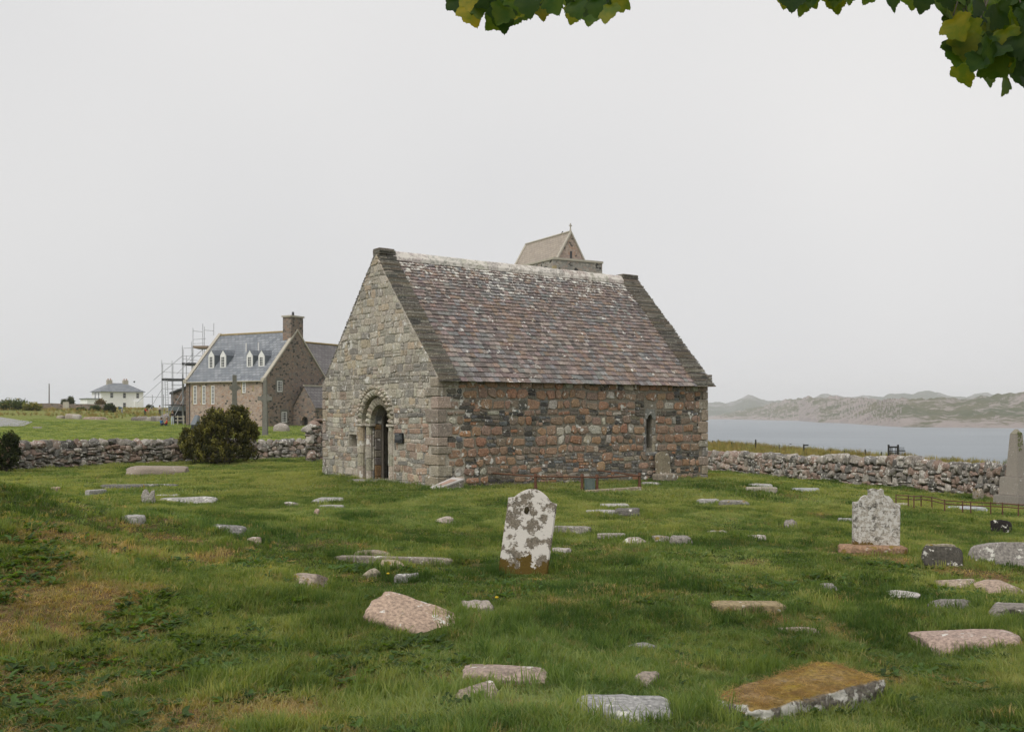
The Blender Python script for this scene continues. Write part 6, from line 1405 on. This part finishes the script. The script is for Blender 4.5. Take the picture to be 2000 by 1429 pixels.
spray_bush('dense_shrub', b, [(*px(436, 850), 58 * k, 44 * k), (*px(384, 868), 34 * k, 28 * k), (*px(484, 845), 22 * k, 26 * k), (*px(420, 822), 24 * k, 26 * k), (*px(462, 815), 26 * k, 24 * k), (*px(430, 882), 72 * k, 20 * k), (*px(366, 850), 12 * k, 16 * k)], 1150, .088, ((.030, .034, .011), (.13, .118, .030), (.24, .23, .06)), 'dense olive green shrub growing over the lawn wall', 'shrub', 11, .72)
FOOT.append((b.x, b.y + .2, 0, 1.3, .4))
b = G(8, 921); k = b.y / F
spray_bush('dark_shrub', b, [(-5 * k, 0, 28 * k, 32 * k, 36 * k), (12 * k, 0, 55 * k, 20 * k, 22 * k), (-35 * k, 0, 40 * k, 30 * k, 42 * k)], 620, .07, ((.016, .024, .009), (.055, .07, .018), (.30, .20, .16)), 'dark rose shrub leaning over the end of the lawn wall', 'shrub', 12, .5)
BUSH = [(22, 800, 160, 62, 24, 'sprawling green scrub on the skyline above the path', ((.03, .05, .015), (.11, .14, .045), (.25, .22, .11))),
        (62, 800, 158, 34, 16, 'yellow flowering scrub beside the ruined brown wall', ((.09, .11, .035), (.25, .22, .07), (.36, .30, .12))),
        (214, 806, 168, 22, 19, 'dark green bush at the end of the ruined wall', ((.014, .024, .010), (.035, .055, .018), (.10, .06, .03))),
        (186, 804, 172, 17, 13, 'mid green bush growing against the ruined wall', ((.022, .04, .014), (.06, .085, .028), (.09, .1, .04))),
        (158, 806, 172, 16, 10, 'low scrubby bush against the ruined wall', ((.025, .04, .014), (.08, .095, .035), (.14, .13, .06))),
        (196, 789, 200, 18, 11, 'brown rounded bush in front of the white house', ((.06, .045, .022), (.15, .11, .055), (.19, .15, .08))),
        (292, 799, 215, 12, 9, 'small dark bush right of the white house', ((.016, .024, .010), (.04, .055, .02), (.06, .06, .03))),
        (138, 783, 215, 12, 11, 'wind bent small tree behind the ruined wall', ((.03, .04, .016), (.08, .09, .035), (.1, .1, .05))),
        (125, 785, 214, 9, 7, 'small wind bent bush on the skyline', ((.03, .04, .016), (.08, .09, .035), (.1, .1, .05)))]
for i, (u, v_, D, w_, h_, lab, cols) in enumerate(BUSH):
    p = ray(u, v_, D); k = D / F; z0 = hh(p.x, p.y); top = ray(u, v_ - h_, D).z - z0
    spray_bush('bush', (p.x, p.y, z0 - .1), [(0, 0, top * .5, w_ * k * .5, top * .5), (w_ * k * .25, 0, top * .4, w_ * k * .32, top * .42), (-w_ * k * .25, 0, top * .42, w_ * k * .3, top * .4)], 260, .28, cols, lab, 'bush', 30 + i, .3, None, 9)

# ================================================================== SYCAMORE
HALF = [(.02, 0), (.12, -.05), (.26, -.09), (.40, -.05), (.42, .04), (.52, .10), (.62, .22), (.645, .34), (.55, .40), (.46, .44), (.46, .53), (.44, .64), (.35, .72), (.25, .74), (.20, .82), (.10, .93), (0, 1.0)]
H2 = []
for i in range(len(HALF) - 1):
    p, q = HALF[i], HALF[i + 1]; H2.append(p)
    if i > 1: H2.append(((p[0] + q[0]) / 2 - .022 * (1 if i % 2 else .3), (p[1] + q[1]) / 2 - .012))
HALF = H2 + [HALF[-1]]
LEAFP = HALF + [(-x, y) for x, y in HALF[-2::-1]]
def leaf_mesh(name, fold, curl, mat):
    V = [(x * .95, y, fold * abs(x) - curl * y * y) for x, y in LEAFP] + [(0, y, -curl * y * y - .01) for y in (.0, .25, .5, .75)]
    n = len(LEAFP); c = [n, n + 1, n + 2, n + 3]; Fs = []
    def spine(y): return c[min(3, max(0, int(round(y / .25))))]
    for i in range(n):
        j = (i + 1) % n; a_, b_ = spine((LEAFP[i][1])), spine(LEAFP[j][1])
        Fs.append((i, j, b_) if a_ == b_ else (i, j, b_, a_))
    return mesh(name, V, Fs, mat, True)
LEAVES = [leaf_mesh('leaf', f_, c_, M['leaf']) for f_, c_ in ((.10, .12), (.2, .05), (.02, .2), (.14, .22))]
tree = empty('sycamore_tree', (4.6, -2.6, hh(4.6, -2.6))); tag(tree, 'overhanging sycamore branches with backlit green and yellow leaves', 'tree'); t0 = tree.location.copy()
mb = MB(); prev = Vector((0, 0, -.3)); pr = .34
for q, rr_ in ((Vector((.0, .02, .5)), .27), (Vector((-.05, .1, 1.7)), .23), (Vector((-.12, .2, 3.0)), .20), (Vector((-.3, .3, 4.4)), .16), (Vector((-.5, .4, 6.0)), .09)):
    mb.tube(prev, q, pr, 10, rr_); prev, pr = q, rr_
mb.build('trunk', M['bark'], tree, smooth=True)
def limb(pts, r0, r1, name='limb'):
    mb = MB(); n = len(pts) - 1
    for i in range(n): mb.tube(Vector(pts[i]) - t0, Vector(pts[i + 1]) - t0, r0 + (r1 - r0) * i / n, 7, r0 + (r1 - r0) * (i + 1) / n)
    mb.build(name, M['bark'], tree, smooth=True)
tp = t0 + Vector((-.15, .22, 3.2))
limb([tp, (3.6, -.6, 4.6), (2.6, 1.4, 4.8), (1.6, 3.0, 4.5), (.5, 4.0, 4.15), (.2, 4.2, 3.95)], .09, .012)
limb([tp, (4.1, -.4, 4.7), (3.4, 1.8, 4.7), (2.6, 3.2, 4.3), (2.15, 4.0, 3.85)], .08, .012)
limb([(2.6, 1.4, 4.8), (2.1, 2.8, 4.5), (1.5, 3.9, 3.98)], .03, .01)
limb([tp, (2.4, -1.4, 5.0), (-.4, .2, 5.6), (-2.4, 1.2, 5.5)], .08, .015)
rl = random.Random(21)
GREEN = [(.022, .050, .007), (.032, .072, .009), (.050, .100, .012), (.080, .130, .015), (.15, .185, .018), (.24, .23, .02)]
def put_leaf(u, v_, D, L, roll, face, tilt, col):
    """tip of the leaf at the pixel, blade hanging from above"""
    o = obj('leaf', rl.choice(LEAVES), tree, col + (1,))
    ydir = Vector((math.sin(roll), -.25 + tilt * .3, -math.cos(roll))).normalized(); nrm = Vector((math.sin(face), -math.cos(face), tilt)).normalized()
    x = ydir.cross(nrm).normalized(); nrm = x.cross(ydir); m_ = Matrix((x, ydir, nrm)).transposed().to_4x4()
    tipw = ray(u, v_, D); o.matrix_local = Matrix.Translation(tipw - ydir * L - t0) @ m_ @ Matrix.Scale(L, 4)
TIPS = [(916, 24), (922, 30), (930, 50), (953, 57), (969, 50), (987, 62), (1003, 36), (1012, 30), (1034, 35), (1050, 22), (1064, 40), (1075, 24), (1092, 31), (1108, 20), (1117, 47), (1131, 36), (1147, 53), (1163, 34), (1181, 45), (1196, 25), (1202, 12),
        (1533, 20), (1545, 24), (1568, 30), (1594, 16), (1630, 16), (1641, 25), (1658, 12), (1692, 6), (1745, 12), (1757, 21), (1785, 18), (1797, 28),
        (1852, 26), (1866, 42), (1858, 70), (1880, 78), (1898, 66), (1872, 126), (1890, 118), (1897, 140), (1912, 134), (1901, 166), (1922, 150), (1936, 172), (1950, 150), (1966, 187), (1985, 160), (2000, 170), (1990, 98), (1968, 104), (1945, 92), (1925, 100), (1910, 90), (1935, 60), (1960, 58), (1985, 52), (2010, 60), (1880, 30), (1905, 36), (1930, 28), (2004, 128), (2015, 185), (1975, 130), (2010, 100), (2025, 150)]
for (u, v_) in TIPS:
    D = rl.uniform(3.75, 4.35); put_leaf(u + rl.uniform(-2, 2), v_, D, rl.uniform(.075, .115), rl.uniform(-.5, .5), rl.uniform(-.7, .7), rl.uniform(-.5, .3), rl.choice(GREEN[:5] if rl.random() < .75 else GREEN[3:]))
for i in range(190):                 # second layer behind and above
    (u, v_) = rl.choice(TIPS); D = rl.uniform(3.8, 4.7); put_leaf((u + rl.uniform(-14, 14)) if not 890 < u < 1215 else min(1185, max(920, u + rl.uniform(-14, 14))), min(v_ - rl.uniform(14, 46), 150), D, rl.uniform(.075, .12), rl.uniform(-.9, .9), rl.uniform(-.9, .9), rl.uniform(-.8, .5), rl.choice(GREEN[:4]))
for i in range(26):                  # twigs and leaf stalks
    (u, v_) = rl.choice(TIPS); D = rl.uniform(3.9, 4.3); p = ray(u + rl.uniform(-10, 10), v_ - rl.uniform(30, 50), D); q = p + Vector((rl.uniform(-.1, .1), rl.uniform(-.1, .05), rl.uniform(.14, .3))); mb = MB(); mb.tube(p - t0, q - t0, .0022, 5, .0035); mb.build('twig', M['bark'], tree)
V = []; Fs = []
nL = len(LEAFP); cnt = 0
while cnt < 800:
    p = Vector((rl.gauss(1.6, 2.4), rl.gauss(.6, 2.0), rl.uniform(4.0, 6.6)))
    if p.y > .3 and p.z < ZC + .4135 * p.y + .22: continue
    if p.y > 5.2: continue
    yd = Vector((rl.gauss(0, .7), rl.gauss(0, .7), -.7)).normalized(); nr = yd.orthogonal().normalized(); a_ = rl.uniform(0, 6.28); nr = nr * math.cos(a_) + yd.cross(nr) * math.sin(a_); x_ = yd.cross(nr); L = rl.uniform(.11, .17)
    b_ = len(V); V += [p + x_ * (q[0] * L) + yd * (q[1] * L) + nr * (.12 * abs(q[0]) * L) for q in LEAFP[::4]]; Fs.append(tuple(range(b_, len(V)))); cnt += 1
stuff(obj('foliage', mesh('foliage', V, Fs, M['leaf_rest']), tree))

# ================================================================== FLOWERS
def dandelion(u, vb, vt, label):
    p = G(u, vb); H = max(.08, ray(u, vt, p.y).z - p.z); r = empty('dandelion', p); tag(r, label, 'flower')
    mb = MB(); mb.tube((0, 0, 0), (.01, 0, H), .0035, 5); mb.build('stem', plain('flower_stem', (.16, .2, .06)), r)
    V, Fq = lump(4, 2.2, .15, 8); o = obj('flower_head', mesh('flower_head', (np.array(V) * np.array([.034, .034, .022])).tolist(), Fq, plain('yellow_petals', (.55, .38, .02)), True), r); o.location = (.01, 0, H)
dandelion(968, 1192, 1166, 'single tall dandelion beside the flat grey stone'); dandelion(756, 1136, 1122, 'single yellow dandelion near the small grey slab')

# ================================================================== GRASS
def tuft(name, n, hmin, hmax, wd, rad, seed, lean=.55, flatk=0.0):
    r = random.Random(seed); V = []; Fs = []
    for i in range(n):
        a_ = r.uniform(0, 6.283); d_ = rad * math.sqrt(r.random()); bx, by = d_ * math.cos(a_), d_ * math.sin(a_)
        h_ = r.uniform(hmin, hmax); la = r.uniform(0, 6.283); ll = abs(r.gauss(0, lean)) * h_ + flatk * h_; lx, ly = math.cos(la) * ll, math.sin(la) * ll
        fa = r.uniform(0, 6.283); wx, wy = math.cos(fa) * wd / 2, math.sin(fa) * wd / 2; hz_ = h_ * (1 - .6 * flatk); b_ = len(V)
        V += [(bx - wx, by - wy, -.02), (bx + wx, by + wy, -.02), (bx + lx * .35 + wx * .8, by + ly * .35 + wy * .8, hz_ * .6), (bx + lx * .35 - wx * .8, by + ly * .35 - wy * .8, hz_ * .6), (bx + lx, by + ly, hz_ * (1 - .12 * lean))]
        Fs += [(b_, b_ + 1, b_ + 2, b_ + 3), (b_ + 3, b_ + 2, b_ + 4)]
    return bpy.data.objects.new(name, mesh(name, V, Fs, M['grass'], True))
def weed(name, n, L, seed):
    r = random.Random(seed); V = []; Fs = []
    for i in range(n):
        a_ = r.uniform(0, 6.283); up = r.uniform(.15, .9); ln = L * r.uniform(.6, 1.2); wd = ln * r.uniform(.3, .45); d_ = Vector((math.cos(a_), math.sin(a_), up)).normalized(); s_ = d_.cross(Vector((0, 0, 1))).normalized(); st = Vector((r.uniform(-.03, .03), r.uniform(-.03, .03), r.uniform(0, .03))); b_ = len(V)
        dn = Vector((0, 0, -.25 * ln))
        V += [st, st + d_ * ln * .35 + s_ * wd * .5, st + d_ * ln * .75 + s_ * wd * .42 + dn * .4, st + d_ * ln + dn, st + d_ * ln * .75 - s_ * wd * .42 + dn * .4, st + d_ * ln * .35 - s_ * wd * .5, st + d_ * ln * .55 - Vector((0, 0, ln * .06)) + dn * .2]
        Fs += [(b_, b_ + 1, b_ + 6), (b_ + 1, b_ + 2, b_ + 6), (b_ + 2, b_ + 3, b_ + 6), (b_ + 3, b_ + 4, b_ + 6), (b_ + 4, b_ + 5, b_ + 6), (b_ + 5, b_, b_ + 6)]
    return bpy.data.objects.new(name, mesh(name, V, Fs, M['grass'], True))
gcol = bpy.data.collections.new('grass_parts')
KIND = {}
def reg(key, objs):
    KIND[key] = list(range(len(gcol.objects), len(gcol.objects) + len(objs)))
    for o in objs: gcol.objects.link(o)
reg('near', [tuft('g0%d_near_tuft' % i, 26, .035, .085 + .012 * i, .0052, .055, 50 + i, .6) for i in range(4)])
reg('long', [tuft('g1%d_long_tuft' % i, 24, .09, .19, .0055, .05, 60 + i, .55) for i in range(2)])
reg('mid', [tuft('g2%d_mid_tuft' % i, 24, .035, .085, .009, .10, 70 + i, .55) for i in range(3)])
reg('far', [tuft('g3%d_far_tuft' % i, 24, .03, .075, .018, .19, 80 + i, .5) for i in range(2)])
reg('weed', [weed('g4%d_weed' % i, 9, .075, 90 + i) for i in range(3)])
reg('straw', [tuft('g5%d_straw' % i, 20, .05, .13, .0050, .09, 95 + i, .5, 1.3) for i in range(2)])
reg('tall', [tuft('g6%d_tall_tuft' % i, 20, .18, .42, .016, .14, 98 + i, .35) for i in range(2)])
PX, PI_, PS, PC = [], [], [], []
def inside(x, y, grow=0.0):
    m_ = np.zeros(len(x), bool)
    for (cx_, cy_, yw, hw, hd) in FOOT:
        dx, dy = x - cx_, y - cy_; a_ = dx * math.cos(yw) + dy * math.sin(yw); b_ = -dx * math.sin(yw) + dy * math.cos(yw); m_ |= (np.abs(a_) < hw + grow) & (np.abs(b_) < hd + grow)
    return m_
def emit(x, y, key, smin, smax, col, hs=None):
    n = len(x)
    if n == 0: return
    PX.append(np.column_stack([x, y, height(x, y) - .004])); PI_.append(np.array(KIND[key])[nrng.integers(0, len(KIND[key]), n)])
    s = nrng.uniform(smin, smax, n); hsc = s * (hs if hs is not None else 1.0); PS.append(np.column_stack([s, s, hsc])); PC.append(col)
def greens(x, y, dry=None, dark=0.0):
    n = len(x); t_ = np.clip(.5 + .62 * fbm(x / 1.3, y / 1.7, 3, 101) + .42 * fbm(x / .35, y / .4, 2, 111) + .25 * sst(9, 26, y) - .12 + nrng.normal(0, .20, n) - dark, 0, 1)[:, None]
    a_, b_, c_ = np.array([.054, .102, .024]), np.array([.150, .215, .060]), np.array([.305, .335, .130])
    col = np.where(t_ < .5, a_ + (b_ - a_) * t_ * 2, b_ + (c_ - b_) * (t_ - .5) * 2)
    blue = np.clip(fbm(x / 2.1, y / 2.1, 2, 121), 0, 1)[:, None] * .5; col = col * (1 - blue) + blue * col * np.array([.75, 1.0, 1.35])
    if dry is not None:
        s = np.clip(dry * .9 + nrng.normal(0, .32, n) - .2, 0, 1)[:, None]; st = np.array([.41, .315, .17]) * nrng.uniform(.5, 1.2, (n, 1)); col = col * (1 - s) + st * s
    return col
def wedge(n, d0, d1):
    D = np.sqrt(nrng.uniform(d0 ** 2, d1 ** 2, n)); t_ = nrng.uniform(-.57, .57, n); return t_ * D + nrng.uniform(-.6, .6, n), D
x, y = wedge(30000, 2.6, 9.5); ok = ~inside(x, y); x, y = x[ok], y[ok]; dr = dryness(x, y)
keep = nrng.random(len(x)) > dr * .35; x, y, dr = x[keep], y[keep], dr[keep]
hn = np.clip(.9 + .55 * fbm(x / .9, y / .9, 3, 131) + .5 * fbm(x / .28, y / .28, 2, 133), .35, 1.9) * (1 - .45 * dr); emit(x, y, 'near', .75, 1.25, greens(x, y, dr), hn * .8)
x, y = wedge(5200, 2.6, 9.5); lon = fbm(x / .8, y / .8, 3, 141) > .24; ok = ~inside(x, y, .02) & lon; x, y = x[ok], y[ok]; dr = dryness(x, y); keep = dr < .3; x, y = x[keep], y[keep]; emit(x, y, 'long', .6, 1.15, greens(x, y, None, .05))
x, y = wedge(56000, 8.5, 24); ok = ~inside(x, y); x, y = x[ok], y[ok]; dr = dryness(x, y); keep = nrng.random(len(x)) > dr * .45; x, y, dr = x[keep], y[keep], dr[keep]
hn = np.clip(.9 + .6 * fbm(x / 1.1, y / 1.1, 3, 151) + .55 * fbm(x / .4, y / .4, 2, 153), .35, 2.1) * (1 - .4 * dr); emit(x, y, 'mid', .8, 1.3, greens(x, y, dr), hn * .85)
x, y = wedge(60000, 21, 52); ok = ~inside(x, y); x, y = x[ok], y[ok]; dr = dryness(x, y); hn = np.clip(.95 + .5 * fbm(x / 1.6, y / 1.6, 3, 161), .4, 1.8); emit(x, y, 'far', .8, 1.3, greens(x, y, dr * .7), hn)
# straw lying in the dry patches
x, y = wedge(9000, 2.6, 14); dr = dryness(x, y); ok = (dr > .25) & ~inside(x, y); x, y = x[ok], y[ok]; n = len(x); emit(x, y, 'straw', .5, 1.1, np.array([.43, .32, .17]) * nrng.uniform(.4, 1.25, (n, 1)))
x, y = wedge(1500, 2.6, 13); dr = dryness(x, y); ok = (dr > .2) & ~inside(x, y) & (fbm(x / .3, y / .3, 2, 181) > .05); x, y = x[ok], y[ok]; n = len(x); emit(x, y, 'straw', .35, .8, np.array([.17, .105, .055]) * nrng.uniform(.5, 1.3, (n, 1)), nrng.uniform(.8, 2.2, n))
# broad leaved weeds
x, y = wedge(15000, 2.6, 13); wn = fbm(x / .7, y / .7, 4, 171) + .55 * np.exp(-(((x + 3.0) / 2.2) ** 2 + ((y - 6.2) / 2.2) ** 2)) + .25 * np.exp(-(((x - 1.3) / 1.2) ** 2 + ((y - 7.4) / 1.0) ** 2)); ok = (wn + nrng.normal(0, .16, len(x)) > .36) & ~inside(x, y, .02); x, y = x[ok], y[ok]; n = len(x)
emit(x, y, 'weed', .55, 1.25, np.array([.058, .105, .026]) * nrng.uniform(.6, 1.7, (n, 1)))
sq = nrng.uniform(.05, .95, (260, 2)); bx = []
for s_, t_ in sq:
    q = (BIGQ[0] * (1 - s_) + BIGQ[1] * s_) * (1 - t_) + (BIGQ[3] * (1 - s_) + BIGQ[2] * s_) * t_; bx.append((q.x, q.y))
bx = np.array(bx); n0 = len(bx); emit(bx[:, 0], bx[:, 1], 'straw', .35, .8, np.array([.42, .29, .11]) * nrng.uniform(.45, 1.2, (n0, 1)), .5); PX[-1][:, 2] = BIGTOP + .012
x, y = wedge(9000, 2.6, 15); ok = ~inside(x, y, .02) & (fbm(x / 1.6, y / 1.6, 3, 191) + nrng.normal(0, .25, len(x)) > .1); x, y = x[ok], y[ok]; emit(x, y, 'weed', .25, .6, greens(x, y) * .9)
# longer grass round stones, walls and the chapel foot
for (cx_, cy_, yw, hw, hd) in FOOT:
    per = 4 * (hw + hd); D = math.hypot(cx_, cy_)
    if D > 60: continue
    n = int(per * (26 if D < 13 else 13)); s = nrng.uniform(0, 1, n); side = nrng.integers(0, 4, n); a_ = np.where(side < 2, (s * 2 - 1) * hw, np.where(side == 2, hw, -hw)); b_ = np.where(side == 0, -hd, np.where(side == 1, hd, (s * 2 - 1) * hd))
    off = nrng.uniform(.01, .09, n) * (1 if D < 13 else 1.8); a_ = a_ + np.where(side == 2, off, np.where(side == 3, -off, 0)); b_ = b_ + np.where(side == 0, -off, np.where(side == 1, off, 0))
    x = cx_ + a_ * math.cos(yw) - b_ * math.sin(yw); y = cy_ + a_ * math.sin(yw) + b_ * math.cos(yw); ok = ~inside(x, y); x, y = x[ok], y[ok]
    emit(x, y, 'near' if D < 13 else 'mid', .8, 1.4, greens(x, y, None, .02), nrng.uniform(.7, 1.5, len(x)) if D < 13 else nrng.uniform(.8, 1.9, len(x)))
# tall pale grass above the shore and behind the lawn wall
x = nrng.uniform(5, 40, 16000); y = nrng.uniform(34, 100, 16000); e = 0.966 * (x - 18) + 0.258 * (y - 88); ok = (e > -9) & (e < 3) & (fbm(x / 3, y / 3, 3, 41) + .3 > nrng.uniform(-.2, .6, len(x))); x, y = x[ok], y[ok]; n = len(x)
emit(x, y, 'tall', .6, 1.3, np.array([.30, .25, .115]) * nrng.uniform(.5, 1.15, (n, 1)) * (1 + nrng.uniform(-.25, .1, (n, 1)) * np.array([1, 0, 0])))
q0, q1 = Vector(flat(495, 890)), Vector(flat(640, 888)); n = 420; t_ = nrng.uniform(0, 1, n); x = q0.x + (q1.x - q0.x) * t_ - nrng.uniform(-.2, 1.0, n); y = q0.y + (q1.y - q0.y) * t_ + nrng.uniform(.9, 2.4, n); emit(x, y, 'tall', .7, 1.5, np.array([.34, .26, .11]) * nrng.uniform(.5, 1.1, (n, 1)))
n = 7000; x = nrng.uniform(-120, -38, n); y = nrng.uniform(136, 200, n); ok = fbm(x / 8, y / 8, 3, 44) + .3 > nrng.uniform(-.3, .7, n); x, y = x[ok], y[ok]; ok = y + .25 * np.clip(-x - 40, 0, 60) > 150; x, y = x[ok], y[ok]; n = len(x); emit(x, y, 'tall', .7, 1.5, np.array([.30, .24, .12]) * nrng.uniform(.5, 1.2, (n, 1)) * np.where(nrng.random((n, 1)) < .35, np.array([[.55, .8, .5]]), 1.0), None)
n = 16000; y = np.sqrt(nrng.uniform(44 ** 2, 135 ** 2, n)); x = y * nrng.uniform(-.56, -.02, n); ok = ~inside(x, y, .3) & (y - 1.02 * (x + 9) > 46); x, y = x[ok], y[ok]; emit(x, y, 'far', 1.2, 2.4, greens(x, y) * 1.08 + .012, nrng.uniform(.35, .8, len(x)))
P = np.vstack(PX); I = np.concatenate(PI_); S = np.vstack(PS); Cc = np.vstack(PC)
gm = bpy.data.meshes.new('grass'); gm.vertices.add(len(P)); gm.vertices.foreach_set('co', P.astype(np.float32).ravel())
def attr(nm, ty, data, prop):
    a_ = gm.attributes.new(nm, ty, 'POINT'); a_.data.foreach_set(prop, data.ravel())
attr('idx', 'INT', I.astype(np.int32), 'value'); attr('scl', 'FLOAT_VECTOR', S.astype(np.float32), 'vector')
rot = np.column_stack([nrng.normal(0, .06, len(P)), nrng.normal(0, .06, len(P)), nrng.uniform(0, 6.283, len(P))]); attr('rot', 'FLOAT_VECTOR', rot.astype(np.float32), 'vector')
attr('tint', 'FLOAT_COLOR', np.column_stack([Cc, np.ones(len(Cc))]).astype(np.float32), 'color')
go = obj('grass', gm); gm.materials.append(M['grass'])
ng = bpy.data.node_groups.new('grass_scatter', 'GeometryNodeTree'); ng.interface.new_socket('Geometry', in_out='INPUT', socket_type='NodeSocketGeometry'); ng.interface.new_socket('Geometry', in_out='OUTPUT', socket_type='NodeSocketGeometry')
gi = ng.nodes.new('NodeGroupInput'); gout = ng.nodes.new('NodeGroupOutput'); ip = ng.nodes.new('GeometryNodeInstanceOnPoints'); ci = ng.nodes.new('GeometryNodeCollectionInfo'); ci.inputs['Collection'].default_value = gcol; ci.inputs['Separate Children'].default_value = True; ci.inputs['Reset Children'].default_value = True
def named(nm, ty): n = ng.nodes.new('GeometryNodeInputNamedAttribute'); n.data_type = ty; n.inputs['Name'].default_value = nm; return n.outputs['Attribute']
er = ng.nodes.new('FunctionNodeEulerToRotation'); ng.links.new(named('rot', 'FLOAT_VECTOR'), er.inputs[0])
ng.links.new(gi.outputs[0], ip.inputs['Points']); ng.links.new(ci.outputs[0], ip.inputs['Instance']); ip.inputs['Pick Instance'].default_value = True
ng.links.new(named('idx', 'INT'), ip.inputs['Instance Index']); ng.links.new(er.outputs[0], ip.inputs['Rotation']); ng.links.new(named('scl', 'FLOAT_VECTOR'), ip.inputs['Scale']); ng.links.new(ip.outputs[0], gout.inputs[0])
md = go.modifiers.new('scatter', 'NODES'); md.node_group = ng
stuff(go, 'uneven green turf with straw and weeds over the burial ground', 'grass')

# ================================================================== HAZE
def build_haze():
    m = bpy.data.materials.new('sea_haze'); m.use_nodes = True; t = m.node_tree; t.nodes.clear()
    o = t.nodes.new('ShaderNodeOutputMaterial'); p = t.nodes.new('ShaderNodeVolumePrincipled')
    p.inputs['Color'].default_value = (.985, .987, .99, 1); p.inputs['Density'].default_value = HAZE; p.inputs['Anisotropy'].default_value = 0.0
    t.links.new(p.outputs[0], o.inputs['Volume'])
    mb = MB(); mb.box((-7000, -200, SEA - 5.5), (7000, 8000, 150)); h = mb.build('haze', m)
    stuff(h, 'pale sea haze softening the far hills', 'haze')
HAZE = 0.00017
build_haze()
